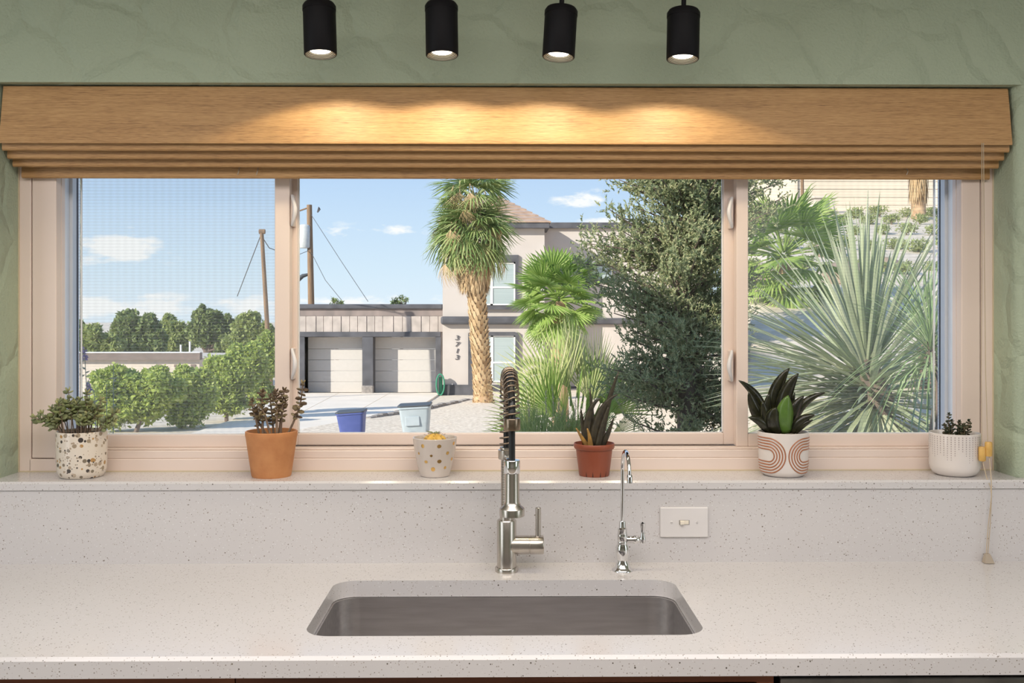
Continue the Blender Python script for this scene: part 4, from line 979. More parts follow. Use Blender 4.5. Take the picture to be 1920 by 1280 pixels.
# hipped roof of clay tile courses
xa_, za_ = xz(820, 418, DH - .35); xb_, _ = xz(1033, 418, DH - .35); zr = za_ + 1.45; y0_ = DH - .4 + CAM.y; n = 9
for i in range(n):
    u0, u1 = i / n, (i + 1.12) / n; cx_ = (xa_ + xb_) / 2; hw = (xb_ - xa_) / 2; dy = 3.4; zz0, zz1 = za_ + (zr - za_) * u0, za_ + (zr - za_) * u1
    a0, a1 = hw * (1 - .93 * u0), hw * (1 - .93 * u1); b0, b1 = y0_ + dy * u0, y0_ + dy * u1; c0, c1 = y0_ + 2 * dy - dy * u0, y0_ + 2 * dy - dy * u1
    m = MB(); m.strip([[(cx_ - a0, b0, zz0 + .05), (cx_ + a0, b0, zz0 + .05), (cx_ + a0, c0, zz0 + .05), (cx_ - a0, c0, zz0 + .05), (cx_ - a0, b0, zz0 + .05)], [(cx_ - a1, b1, zz1), (cx_ + a1, b1, zz1), (cx_ + a1, c1, zz1), (cx_ - a1, c1, zz1), (cx_ - a1, b1, zz1)]])
    m.build('roof_course', M['roof_tile'], hs, solid=.05)
hbox('moulding', 827, 593, 1021, 608, DH, -.28, .05, M['dark_trim'], bevel=.08)
hbox('moulding', 1021, 596, 1330, 608, DB, -.2, .05, M['dark_trim'], bevel=.06)
hwindow(897, 492, 966, 572, DH, (.36,), (.42,)); hbox('window_trim', 966, 478, 972, 578, DH, -.12, .02, M['dark_trim']); hbox('window_trim', 890, 478, 966, 491, DH, -.12, .02, M['dark_trim']); hbox('window_ledge', 890, 573, 972, 580, DH, -.18, .02, M['dark_trim'])
hwindow(898, 629, 966, 716, DH, (.36,), (.42,)); hbox('window_trim', 966, 623, 973, 722, DH, -.12, .02, M['dark_trim']); hbox('window_trim', 890, 622, 966, 629, DH, -.12, .02, M['dark_trim']); hbox('window_trim', 878, 624, 890, 722, DH, -.12, .02, M['dark_trim'])
hbox('plinth', 829, 721, 1021, 748, DH, -.10, .02, M['dark_trim']); hbox('plinth', 1021, 724, 1330, 752, DB, -.10, .02, M['dark_trim'])
# arched window
ax0, az0 = xz(1101, 522, DB); ax1, _ = xz(1149, 522, DB); acx = (ax0 + ax1) / 2; ar = (ax1 - ax0) / 2; Yb = DB + CAM.y
def arch_ring(r0, r1, z, y0, y1):
    m = MB(); rows = []
    for i in range(17):
        a = math.pi * i / 16; c, s_ = math.cos(a), math.sin(a); rows.append([(acx - r0 * c, y0, z + r0 * s_), (acx - r1 * c, y0, z + r1 * s_), (acx - r1 * c, y1, z + r1 * s_), (acx - r0 * c, y1, z + r0 * s_), (acx - r0 * c, y0, z + r0 * s_)])
    return m.strip(rows)
zc_ = az0 + .30
arch_ring(ar, ar + .17, zc_, Yb - .12, Yb + .02).box((acx - ar - .17, Yb - .12, az0), (acx - ar, Yb + .02, zc_)).box((acx + ar, Yb - .12, az0), (acx + ar + .17, Yb + .02, zc_)).build('arch_trim', M['dark_trim'], hs)
aw = arch_ring(ar - .07, ar, zc_, Yb - .06, Yb + .02).box((acx - ar, Yb - .06, az0), (acx - ar + .07, Yb, zc_)).box((acx + ar - .07, Yb - .06, az0), (acx + ar, Yb, zc_)).box((acx - ar, Yb - .06, az0 - .05), (acx + ar, Yb, az0)).build('arched_window', M['white_frame'], hs)
MB().prism([(acx - (ar - .02) * math.cos(math.pi * i / 16), zc_ + (ar - .02) * math.sin(math.pi * i / 16)) for i in range(17)] + [(acx + ar - .02, az0), (acx - ar + .02, az0)], 'y', Yb - .02, Yb - .004).build('pane', M['blind_pane'], aw)
hbox('window_ledge', 1094, 522, 1156, 528, DB, -.16, .02, M['dark_trim'])
# house number, one digit below the other
for i, ch_ in enumerate('3713'):
    cu = bpy.data.curves.new('digit', 'FONT'); cu.body = ch_; cu.size = .26; cu.extrude = .012; cu.shear = .2; cu.align_x = 'CENTER'
    tmp = bpy.data.objects.new('digit', cu); COL.objects.link(tmp); me = bpy.data.meshes.new_from_object(tmp.evaluated_get(bpy.context.evaluated_depsgraph_get())); bpy.data.objects.remove(tmp); o = link('house_number', me, M['dark_trim'], hs)
    p = AD(856.5, 637 + i * 12.2, DH) - ORG[hs]; o.location = (p.x, DH + CAM.y - .03 - ORG[hs].y, p.z); o.rotation_euler = (math.pi / 2, 0, 0); o.scale = (1.5, 1, 1); ORG[o] = ORG[hs]
# garage
ga = empty('garage', tuple(AD(690, 740, DG)), 'low two-door garage with slate frames beside the house', 'garage')
gb = dict(parent=ga)
rec = .62
hbox('wall', 536, 592, 572, 741, DG, 0, 7, M['stone_tile'], **gb); hbox('wall', 818, 592, 832, 741, DG, 0, 7, M['stone_tile'], **gb); hbox('wall', 572, 592, 818, 631, DG, .02, 7, M['stone_tile'], **gb)
hbox('wall', 682, 631, 699, 741, DG, .02, 7, M['stone_tile'], **gb)
hbox('parapet', 536, 578, 830, 592, DG, -.02, 7, M['parapet'], **gb); hbox('parapet_cap', 532, 570, 830, 579, DG, -.14, 7, M['dark_trim'], bevel=.05, **gb)
pxs = [536, 556, 574, 593, 607, 624, 640, 656, 671, 688, 703, 718, 738, 755, 771, 790, 806, 822, 831]
for i, (p0, p1) in enumerate(zip(pxs, pxs[1:])):
    hbox('tile', p0 + .35, 592.5, p1 - .35, 622, DG, -.035 - .012 * (i % 3), .01, M['stone_tile'], bevel=.01, **gb)
hbox('door_frame', 561, 622, 827, 631.5, DG, -.12, .1, M['dark_trim'], bevel=.03, **gb)
for p0, p1 in ((561, 572), (680, 700), (817, 827)): hbox('door_frame', p0, 631.5, p1, 739, DG, -.12, rec, M['dark_trim'], **gb)
hbox('column_base', 679, 722, 701, 739.5, DG, -.2, .1, M['kerb'], bevel=.05, **gb)
for p0, p1 in ((572, 680), (700, 817)):
    Dd = DG + rec
    d = None; ys = [634, 655, 676, 697, 717.5, 738]
    for j in range(5):
        x0, z1 = xz(p0, ys[j] - (1.5 if j == 0 else 0), DG); x1, z0 = xz(p1, ys[j + 1], DG); Yd = Dd + CAM.y
        m = MB().box((x0 - .05, Yd, z0 + .008), (x1 + .05, Yd + .05, z1 - .004))
        if d is None: d = m.build('garage_door', M['garage_door'], ga, bevel=.01)
        else: m.build('door_panel', M['garage_door'], d, bevel=.01)
# green hose reel post by the garage corner
gp = AD(826, 741, DG - 1.0); hp = empty('garden_hose_post', (gp.x, gp.y, low(DG - 1)), 'small green hose post at the corner of the garage', 'hose post')
M['hose_green'] = pmat('green_hose', (0.05, 0.26, 0.16), rough=0.5)
MB().tube([(0, 0, 0), (0, 0, .75)], .07, 10).build('post', M['hose_green'], hp, smooth=50, local=True)
for k in range(4): MB().tube([(.16 * math.cos(2 * math.pi * i / 20), -.1 - .03 * k, .45 + .42 * math.sin(2 * math.pi * i / 20)) for i in range(21)], .03, 6).build('hose_loop', M['hose_green'], hp, smooth=60, local=True)

# ------------------------------------------------------------------ wheeled bins on the driveway
def bin_(px0, px1, py, D, mat, label, roll, bl):
    a, b = AD(px0, py, D), AD(px1, py, D); w = b.x - a.x; cx_ = (a.x + b.x) / 2; Y = D + CAM.y; zg = low(D) + (.05 if px1 < 720 else .16); H = a.z - zg
    t = empty('wheeled_bin', (cx_, Y, zg), label, 'bin', 'wheeled bins on the driveway'); t.rotation_euler = (0, roll, 0)
    d = w * .95; k = .74
    rows = []
    for z, s_ in ((.06, k), (H * .92, 1.0), (H * .92, 1.06), (H * .96, 1.06)):
        x_, y_ = w / 2 * s_ / 1.06, d / 2 * s_; r_ = [(p[0], p[1], z) for p in round_rect(-x_, -y_, x_, y_, .06, 3)]; rows.append(r_ + [r_[0]])
    m = MB().strip(rows); q = rows[0][:-1]; bb = len(m.v); m.v += q; m.f.append(tuple(range(bb, bb + len(q)))); m.build('body', mat, t, smooth=40, local=True)
    MB().prism(round_rect(-w / 2 - .01, -d / 2 - .02, w / 2 + .01, d / 2 + .03, .07, 4), 'z', H * .96, H).build('lid', M['bin_lid'], t, bevel=.012, local=True)
    for s_ in (-1, 1): MB().lathe([(0, -.03), (.1, -.03), (.11, -.015), (.11, .015), (.1, .03), (0, .03)], 20, (s_ * w * .36, d * .36, .115), 'x').build('wheel', M['bin_lid'], t, smooth=40, local=True)
    MB().tube([(-w * .35, d / 2 + .04, H * .9), (-w * .35, d / 2 + .1, H * .93), (w * .35, d / 2 + .1, H * .93), (w * .35, d / 2 + .04, H * .9)], .015, 8).build('handle', M['bin_lid'], t, smooth=50, local=True)
    if bl:
        MB().box((-w * .20, -d * .40 - .06, H * .22), (w * .02, -d * .36, H * .38)).build('label_plate', M['bin_label'], t, local=True)
        MB().box((-w * .28, -d * .475 - .015, H * .52), (w * .16, -d * .44, H * .74)).build('front_panel', mat, t, local=True, bevel=.01)
bin_(637, 690, 769, 20.2, M['bin_blue'], 'dark blue wheeled bin on the driveway', -.07, False)
bin_(752, 812, 757, 19.4, M['bin_grey'], 'pale grey wheeled bin beside the gravel bed', -.05, True)

# ------------------------------------------------------------------ poles and wires
def upole(px0, py0, px1, py1, D, r, label, gear):
    a, b = AD(px0, py0, D), AD(px1, py1, D); zg = -2.3; k = (b.z - zg) / (a.z - b.z); g = b + (b - a) * k
    t = empty('utility_pole', tuple(g), label, 'pole', 'wooden utility poles')
    MB().tube([g, g.lerp(a, .5), a], [r * 1.15, r, r * .85], 12).build('shaft', M['pole'], t, smooth=50)
    if gear:
        c = AD(571.5, 443, D)
        MB().lathe([(0, -.75), (.36, -.75), (.40, -.68), (.40, .62), (.34, .72), (.12, .78), (0, .78)], 20, tuple(c)).build('transformer', M['grey_metal'], t, smooth=45)
        MB().tube([AD(575, 430, D), AD(581, 428, D)], .06, 6).tube([AD(575, 455, D), AD(581, 455, D)], .06, 6).tube([AD(570, 421, D), AD(571, 428, D)], .04, 6).build('bracket', M['grey_metal'], t)
        MB().tube([AD(556, 397, D), AD(579, 389, D)], .05, 6).build('cross_arm', M['pole'], t)
        MB().tube([AD(559, 524, D), AD(568, 517, D), AD(579, 514, D)], [.16, .13, .08], 8).build('lamp_arm', M['bin_lid'], t, smooth=50)
        MB().tube([AD(596, 396, D), AD(598, 388, D), AD(600, 392, D), AD(595, 398, D)], .05, 6).build('insulator', M['wire'], t)
    else:
        MB().tube([AD(486, 434, D), AD(497, 434, D)], .09, 8).build('pole_cap', M['pole'], t)
    return a
PA = upole(490.5, 433, 503, 645, 36, .085, 'leaning wooden utility pole seen through the left screen', False)
PB = upole(580, 384, 583.5, 572, 62, .20, 'tall wooden utility pole with a grey transformer drum', True)
for pts, lab in (([AD(491, 436, 36), AD(470, 490, 38), AD(445, 555, 42)], 'thin wire sagging left from the leaning pole'), ([AD(492, 445, 36), AD(505, 465, 40), AD(553, 480, 58), AD(578, 470, 62)], 'thin wire strung between the two poles'),
                 ([AD(582, 400, 62), AD(640, 490, 58), AD(690, 565, 55)], 'thin guy wire falling right from the taller pole'), ([AD(582, 470, 62), AD(610, 525, 60), AD(640, 562, 58)], 'lower guy wire right of the taller pole')):
    tag(MB().tube(pts, .018, 5).build('overhead_wire', M['wire']), lab, 'wire', 'overhead wires')

# ------------------------------------------------------------------ low building at the far left
fb = empty('flat_roofed_building', tuple(AD(260, 720, 42)), 'low cream building with a brown roof edge behind the hedge', 'building')
hbox('wall', 60, 672, 374, 760, 42, 0, 6, M['cream_wall'], parent=fb); hbox('fascia', 60, 661, 378, 674, 42, -.25, .1, M['brown_wall'], parent=fb); hbox('roof_deck', 60, 659.5, 378, 661, 42, -.27, .12, M['white_frame'], parent=fb)
for px in (345, 362): MB().tube([AD(px - 6, 661, 44), AD(px - 6, 646 if px == 345 else 640, 44)], .045, 8).build('vent_pipe', M['white_frame'], fb)
for px in (293, 327, 358): hbox('wall_vent', px, 683, px + 9, 688, 42, -.04, 0, M['brown_wall'], parent=fb)

# ------------------------------------------------------------------ foliage
RNG = np.random.default_rng(4)
def quads_mesh(name, C, U, V, mat, parent=None, kind='stuff', label=None):
    """leaves: diamonds with centre C, half-length vector U and half-width vector V"""
    n = len(C); v = np.empty((n, 4, 3)); v[:, 0] = C - U; v[:, 1] = C + V - U * .1; v[:, 2] = C + U; v[:, 3] = C - V - U * .1
    if parent is not None: v -= np.array(ORG[parent])
    me = bpy.data.meshes.new(name); me.vertices.add(n * 4); me.vertices.foreach_set('co', v.reshape(-1)); me.loops.add(n * 4); me.polygons.add(n)
    me.loops.foreach_set('vertex_index', np.arange(n * 4, dtype=np.int32)); me.polygons.foreach_set('loop_start', np.arange(0, n * 4, 4, dtype=np.int32)); me.update(); me.validate()
    return link(name, me, mat, parent, kind=kind)
def unit(n):
    d = RNG.normal(size=(n, 3)); return d / np.linalg.norm(d, axis=1)[:, None]
def clump_points(clumps, n, shell=.55):
    w = np.array([c[1][0] * c[1][2] for c in clumps]); idx = RNG.choice(len(clumps), n, p=w / w.sum())
    d = unit(n); r = shell + (1 - shell) * RNG.random(n) ** .6; r *= 1 + .12 * RNG.normal(size=n)
    cc = np.array([list(c[0]) for c in clumps])[idx]; rr = np.array([list(c[1]) for c in clumps])[idx]
    return cc + d * rr * r[:, None], d
def leaves(name, clumps, n, l, w, mat, parent, shell=.55, outward=.5, up=0.0):
    C, d = clump_points(clumps, n, shell); a = unit(n) + d * outward + np.array([0, 0, up]); a /= np.linalg.norm(a, axis=1)[:, None]
    b = np.cross(a, unit(n)); b /= np.linalg.norm(b, axis=1)[:, None]; s = (.7 + .6 * RNG.random(n))[:, None]
    return quads_mesh(name, C, a * l / 2 * s, b * w / 2 * s, mat, parent)
def blob_tree(name, label, cat, px, py_base, D, items, n, l, w, mat, group, trunk=.12, zbase=None, shell=.5):
    """items: clumps given as (px, py, rx px, rz px); the base stands on the ground"""
    base = G(px, py_base, D)
    if zbase is not None: base.z = zbase
    t = empty(name, tuple(base), label, cat, group); k = D / F; cl = []
    for (cx_, cy_, rx, rz) in items:
        c = AD(cx_, cy_, D); c.y += random.uniform(-.3, .3) * rx * k; cl.append((c, (rx * k * .86, rx * k * .7, rz * k * .86)))
        for _ in range(9):
            a_, e_2 = random.uniform(0, 6.283), random.uniform(-.3, 1.45); q_ = random.uniform(.26, .44)
            cl.append((c + Vector((rx * math.cos(a_) * math.cos(e_2), rx * .7 * math.sin(a_) * math.cos(e_2), rz * math.sin(e_2))) * k * random.uniform(.72, .98), (rx * k * q_, rx * k * q_, rz * k * q_)))
    top = max(cl, key=lambda q: q[1][0])[0]
    m = MB().tube([base, base.lerp(top, .5) + Vector((.05, 0, 0)), top], [trunk, trunk * .8, trunk * .4], 9)
    for c in cl: m.tube([base.lerp(top, .55), c[0]], [trunk * .45, trunk * .15], 6)
    m.build('trunk', M['bark'], t, smooth=60)
    leaves('foliage', cl, n if l < .2 else int(n * 2.6), l if l < .2 else l * .62, w if l < .2 else w * .55, mat, t, shell)
    return t
random.seed(2)
# tree line and hedge seen through the left screen
blob_tree('background_tree', 'dark round-topped tree behind the low building', 'tree', 250, 700, 55, [(250, 625, 44, 36), (232, 640, 40, 30), (280, 645, 34, 30)], 5200, .50, .30, M['tree_far'], 'trees along the skyline', .25)
blob_tree('background_tree', 'dark tree with ragged top left of the leaning pole', 'tree', 390, 700, 54, [(385, 622, 30, 30), (378, 595, 14, 20), (412, 625, 26, 34), (396, 600, 16, 16), (430, 650, 26, 26)], 5200, .48, .28, M['tree_far'], 'trees along the skyline', .25)
blob_tree('background_tree', 'thin pale tree between the two dark trees', 'tree', 325, 700, 60, [(325, 635, 30, 30), (318, 612, 16, 20), (350, 640, 22, 24)], 2200, .5, .26, M['tree_yellow'], 'trees along the skyline', .2)
blob_tree('background_tree', 'pale green tree at the far left edge of the skyline', 'tree', 180, 700, 52, [(175, 642, 34, 26), (205, 650, 26, 22), (150, 648, 24, 34), (130, 640, 30, 40)], 3600, .48, .28, M['tree_yellow'], 'trees along the skyline', .2)
blob_tree('background_tree', 'yellow-green tree around the foot of the leaning pole', 'tree', 470, 720, 52, [(470, 625, 36, 34), (500, 640, 28, 30), (450, 650, 30, 30), (520, 650, 30, 40)], 5200, .40, .26, M['tree_yellow'], 'trees along the skyline', .2)
blob_tree('background_tree', 'bare treetop just above the left garage parapet', 'tree', 632, 720, 66, [(628, 570, 10, 12), (640, 574, 9, 9)], 70, .5, .12, M['tree_far'], 'trees along the skyline', .12)
blob_tree('background_tree', 'sparse treetop above the middle of the garage', 'tree', 752, 720, 66, [(752, 566, 14, 14), (740, 572, 10, 9)], 80, .5, .12, M['tree_far'], 'trees along the skyline', .12)
for px, D, items, lab, mt, n in ((255, 24, [(225, 735, 52, 42), (290, 732, 50, 40), (262, 760, 60, 40), (205, 775, 44, 36)], 'broad bright green shrub right behind the terrazzo pot', 'bush', 9000),
                                 (340, 25, [(335, 740, 46, 46), (372, 742, 40, 44), (350, 770, 46, 36)], 'bright green shrub in the middle of the hedge', 'bush', 7000),
                                 (425, 27, [(415, 728, 44, 48), (450, 700, 44, 50), (430, 756, 36, 26)], 'tall bright green shrub near the driveway edge', 'bush', 8000),
                                 (485, 29, [(480, 690, 34, 50), (505, 672, 28, 40), (488, 730, 26, 30)], 'tall green shrub reaching up to the leaning pole', 'bush', 6500)):
    blob_tree('hedge_shrub', lab, 'shrub', px, 790, D, items, int(n * 2.2), .12, .065, M[mt], 'shrubs of the hedge', .06, shell=.45)
# flowering sage twigs close to the left jamb
fs = empty('flowering_sage', tuple(G(160, 800, 6)), 'thin grey sage with purple flower spikes by the left jamb', 'shrub')
for i, (px0, px1, y1, fl) in enumerate(((176, 158, 655, 1), (180, 150, 690, 0), (186, 213, 685, 0), (190, 166, 718, 1), (200, 152, 735, 0), (178, 200, 720, 0), (185, 176, 730, 0))):
    b0 = G(px0, 800, 6); e = AD(px1, y1, 6 + .1 * i); mid = b0.lerp(e, .6) + Vector((.03, 0, 0))
    st = MB().tube([b0, mid, e], [.006, .005, .002], 6).build('stem', M['sage_leaf'], fs, smooth=60)
    n = 42; u = RNG.random(n) * .55 + .45; C = np.array([list(mid.lerp(e, (x_ - .45) / .55)) for x_ in u]); d = unit(n)
    quads_mesh('leaves', C + d * .012, d * .016, np.cross(d, unit(n)) * .007, M['sage_leaf'], st)
    if fl:
        n = 46; C = np.array([list(e + Vector((0, 0, -.06 * random.random()))) for _ in range(n)]); d = unit(n); quads_mesh('flowers', C + d * .016, d * .012, np.cross(d, unit(n)) * .009, M['purple'], st)

# ---- palms
def fan_mesh(name, n_seg, spread, L_, pet, droop, split, wide, seed, fold=.25):
    """a fan leaf: stalk along +x, then segments radiating in the local x-y plane, tips drooping to -z"""
    rnd = random.Random(seed); mb = MB()
    mb.tube([(0, 0, 0), (pet * .5, 0, .02 * pet), (pet, 0, 0)], [.018 * wide, .014 * wide, .010 * wide], 5)
    for i in range(n_seg):
        a = -spread / 2 + spread * i / (n_seg - 1); l = L_ * (.72 + .28 * math.cos(a * .75)) * rnd.uniform(.9, 1.05)
        d = Vector((math.cos(a), math.sin(a), 0)); s_ = Vector((-math.sin(a), math.cos(a), 0)); rows = []
        wmax = L_ * spread / n_seg * split * .62
        for u, ww in ((0, .25), (.35, .85), (.62, 1.0), (.85, .55), (1.0, .06)):
            z = -droop * l * u ** 2.4 * rnd.uniform(.8, 1.3) - fold * .10 * l * abs(math.sin(a)) * u; p = Vector((pet, 0, 0)) + d * l * u * (1 - .12 * droop * u) + Vector((0, 0, z)); k = wmax * ww * .5
            rows.append([p - s_ * k + Vector((0, 0, -.35 * k)), p + Vector((0, 0, .25 * k)), p + s_ * k + Vector((0, 0, -.35 * k))])
        mb.strip(rows)
    return mb.mesh(name)
def place_frond(me, name, parent, p, direction, roll, scale, mat):
    o = link(name, me, mat, parent); d = Vector(direction).normalized()
    q = d.to_track_quat('X', 'Z') @ Quaternion((1, 0, 0), roll)
    o.rotation_mode = 'QUATERNION'; o.rotation_quaternion = q; o.location = Vector(p) - ORG[parent]; o.scale = (scale,) * 3
    return o
def fan_palm(name, label, base, crown, spec, mat, n, scale, elev, seed, group=None, trunk=None):
    """crown: point the stalks leave from; elev: (lowest, highest) stalk elevation in radians"""
    t = empty(name, tuple(base), label, 'palm', group); rnd = random.Random(seed)
    M_ = [fan_mesh('frond', *spec, seed=seed * 7 + k) for k in range(3)]
    for k in M_: k.materials.append(mat)
    for i in range(n):
        az = i * 2.39996 + rnd.uniform(-.2, .2); el = elev[0] + (elev[1] - elev[0]) * ((i + .5) / n) ** .9
        d = Vector((math.cos(az) * math.cos(el), math.sin(az) * math.cos(el), math.sin(el)))
        place_frond(M_[i % 3], 'frond', t, crown + d * .06 * scale, d, rnd.uniform(-.5, .5), scale * rnd.uniform(.85, 1.1), None)
    return t
# tall palm
Dp = 32.0
pb = AD(907, 757, Dp); pc = AD(884, 425, Dp); pt = AD(893, 545, Dp)
tp = fan_palm('fan_palm', 'tall palm with scaly trunk and shaggy crown before the house', pb, AD(883, 440, Dp), (22, 3.6, 1.05, .62, .55, .55, 1.6), M['frond'], 50, 1.0, (-1.05, 1.25), 3, 'fan palms')
path = [pb + Vector((0, 0, -.15)), pb.lerp(pt, .15), pb.lerp(pt, .55), pt, AD(888, 480, Dp)]
MB().tube(path, [.36, .29, .255, .25, .25], 18).build('trunk', M['trunk_palm'], tp, smooth=60)
# cut leaf bases spiralling up the trunk
rnd = random.Random(8); mb = MB()
for i in range(420):
    u = i / 420; k = u * 3; j = min(int(k), 2); c = path[j].lerp(path[j + 1], k - j); a = i * 2.39996; R_ = .268
    d = Vector((math.cos(a), math.sin(a), 0)); s_ = Vector((-math.sin(a), math.cos(a), 0)); p = c + d * R_ * (1.12 if u < .1 else .97); h = rnd.uniform(.10, .17); w_ = rnd.uniform(.06, .10); o_ = rnd.uniform(.05, .10)
    b_ = len(mb.v); mb.v += [tuple(p - s_ * w_ - Vector((0, 0, h * .5))), tuple(p + s_ * w_ - Vector((0, 0, h * .5))), tuple(p + d * o_ + s_ * w_ * .45 + Vector((0, 0, h))), tuple(p + d * o_ - s_ * w_ * .45 + Vector((0, 0, h))), tuple(p + Vector((0, 0, h * .9)))]
    mb.f += [(b_, b_ + 1, b_ + 2, b_ + 3), (b_, b_ + 3, b_ + 4), (b_ + 1, b_ + 4, b_ + 2), (b_ + 2, b_ + 4, b_ + 3)]
mb.build('leaf_scars', M['thatch'], tp, kind='stuff')
# dry skirt below the crown and hanging brown leaves inside it
n = 1500; az = RNG.random(n) * 6.283; u = RNG.random(n); cz = np.array([list(AD(889, 540, Dp).lerp(AD(886, 470, Dp), x_)) for x_ in u])
C = cz + np.stack([np.cos(az), np.sin(az), np.zeros(n)], 1) * (.36 + .30 * u + .12 * RNG.random(n))[:, None]
U = np.stack([np.cos(az) * .10, np.sin(az) * .10, -np.ones(n)], 1) + RNG.normal(size=(n, 3)) * .10
quads_mesh('dry_skirt', C, U * .30, np.stack([-np.sin(az), np.cos(az), np.zeros(n)], 1) * .028, M['thatch'], tp)
dm = [fan_mesh('dry_frond', 14, 1.6, .80, .35, .5, .40, 1.2, seed=70 + k) for k in range(2)]
for k in dm: k.materials.append(M['thatch'])
for i in range(44):
    az_ = i * 2.39996; el = -1.3 + 1.2 * rnd.random(); c = AD(883, 340 + 150 * rnd.random(), Dp); d = Vector((math.cos(az_) * math.cos(el), math.sin(az_) * math.cos(el), math.sin(el)))
    place_frond(dm[i % 2], 'dry_frond', tp, c + Vector((d.x, d.y, 0)).normalized() * rnd.uniform(.4, 1.15), Vector((d.x * .4, d.y * .4, -1)), rnd.uniform(-1, 1), rnd.uniform(.6, 1.0), None)
for i in range(16):                       # upper tier above the frame edge
    az_ = i * 2.39996; el = .0 + .9 * rnd.random(); d = Vector((math.cos(az_) * math.cos(el), math.sin(az_) * math.cos(el), math.sin(el)))
    place_frond(bpy.data.meshes['frond'], 'frond', tp, AD(890, 372, Dp) + d * .1, d, rnd.uniform(-.5, .5), rnd.uniform(.8, 1.05), None)
# small palm before the house
Dq = 15.0
fan_palm('fan_palm', 'small round fan palm in front of the house wall', G(1050, 800, Dq), AD(1048, 560, Dq), (22, 3.5, .50, .44, .10, .85, 1.0), M['frond_bright'], 46, .88, (-1.15, 1.35), 5, 'fan palms')
qb = AD(1052, 800, Dq); qb.z = low(Dq) - .05
qt = [o for o in bpy.data.objects if o.name.startswith('fan_palm')][-1]
MB().tube([qb, qb.lerp(AD(1048, 565, Dq), .5), AD(1048, 565, Dq)], [.16, .13, .11], 12).build('trunk', M['trunk_palm'], qt, smooth=60)
# stiff fan clump in the middle
Dc = 10.6
fc = empty('fan_palm', tuple(G(1075, 850, Dc)), 'low clump of stiff yellow-green fan leaves behind the nursery pot', 'palm', 'fan palms')
M_ = [fan_mesh('stiff_frond', 20, 1.75, .74, .25, .05, .50, .7, seed=90 + k) for k in range(3)]
for k in M_: k.materials.append(M['frond_pale'])
Mg = [fan_mesh('stiff_frond', 18, 1.9, .66, .25, .07, .55, .7, seed=95 + k) for k in range(2)]
for k in Mg: k.materials.append(M['frond_bright'])
rnd = random.Random(6)
for (px, py, ex, ey, dy, roll, sc, g_) in ((1082, 745, 1085, 600, .2, 1.3, .92, 0), (1060, 775, 1000, 640, .0, 1.1, .95, 0), (1075, 770, 1040, 620, .1, 1.5, .95, 0), (1100, 760, 1140, 640, .15, 1.7, .85, 0), (1130, 800, 1150, 680, -.1, 1.5, .78, 1),
                                     (1120, 800, 1185, 720, 0, 1.3, .75, 1), (1060, 800, 970, 700, -.15, 1.2, .85, 1), (1050, 810, 1010, 690, -.2, 1.6, .8, 1), (1085, 800, 1080, 680, -.25, 1.55, .75, 1), (1030, 805, 940, 750, -.1, 1.0, .72, 0),
                                     (990, 830, 880, 790, -.3, .6, .72, 1), (1120, 830, 1200, 790, -.2, .9, .72, 0), (1010, 830, 920, 760, -.25, .8, .7, 0), (1100, 790, 1120, 660, 0, 1.4, .8, 0),
                                     (1070, 760, 1060, 605, .3, 1.57, .95, 0), (1090, 765, 1110, 610, .3, 1.45, .92, 0), (1050, 790, 985, 655, .1, 1.3, .9, 1), (1110, 790, 1165, 670, .1, 1.6, .8, 1), (1140, 810, 1190, 690, .1, 1.5, .75, 0), (1065, 815, 1030, 720, -.3, 1.5, .7, 1), (1095, 815, 1110, 730, -.35, 1.6, .65, 1), (1035, 800, 960, 680, .1, 1.4, .85, 0), (1125, 815, 1160, 740, -.3, 1.3, .65, 1)):
    p = AD(px, py, Dc); e = AD(ex, ey, Dc + dy * 2); place_frond((Mg[len(fc.children) % 2] if g_ else M_[len(fc.children) % 3]), 'frond', fc, p, e - p, roll, sc * 1.12, None)
MB().lathe([(0, -.6), (.16, -.6), (.22, -.2), (.18, .1), (.0, .15)], 14, tuple(AD(1078, 812, Dc))).build('stump', M['trunk_palm'], fc, smooth=60)
# fountain grass in front of it
Dgq = 9.6
fg = empty('fountain_grass', tuple(G(1030, 850, Dgq)), 'tuft of thin grass with pinkish plumes beside the spring faucet', 'grass')
n = 420; a0 = AD(1030, 862, Dgq); mb = MB()
for i in range(n):
    az_ = rnd.random() * 6.283; sp_ = abs(rnd.gauss(0, .33)); b_ = a0 + Vector((rnd.uniform(-.28, .30), rnd.uniform(-.2, .2), 0)); h = rnd.uniform(.35, .72); d = Vector((math.cos(az_) * sp_, math.sin(az_) * sp_, 1)).normalized()
    m_ = b_ + d * h * .6; e = m_ + Vector((d.x * 1.8, d.y * 1.8, .55)) * h * .4; w_ = .004; s_ = Vector((1, 0, 0))
    mb.strip([[b_ - s_ * w_, b_ + s_ * w_], [m_ - s_ * w_, m_ + s_ * w_], [e - s_ * .001, e + s_ * .001]])
mb.build('blades', M['grass'], fg, kind='stuff')
for (px, py, ex, ey) in ((1035, 722, 1039, 770), (1023, 733, 1024, 775), (1006, 770, 1009, 812), (990, 750, 992, 790), (1055, 765, 1050, 810), (1067, 770, 1063, 805), (1048, 745, 1046, 785), (1080, 742, 1078, 780)):
    a_, b_ = AD(px, py, Dgq), AD(ex, ey, Dgq); pl = MB().tube([a0.lerp(b_, .1), b_, a_], [.003, .0025, .001], 5).build('plume', M['plume'], fg)
    n = 70; uu = RNG.random(n); C = np.array([list(a_.lerp(b_, x_)) for x_ in uu]); d = unit(n); quads_mesh('plume_hairs', C + d * .008, d * .014 + np.array([0, 0, .008]), np.cross(d, unit(n)) * .003, M['plume'], pl)
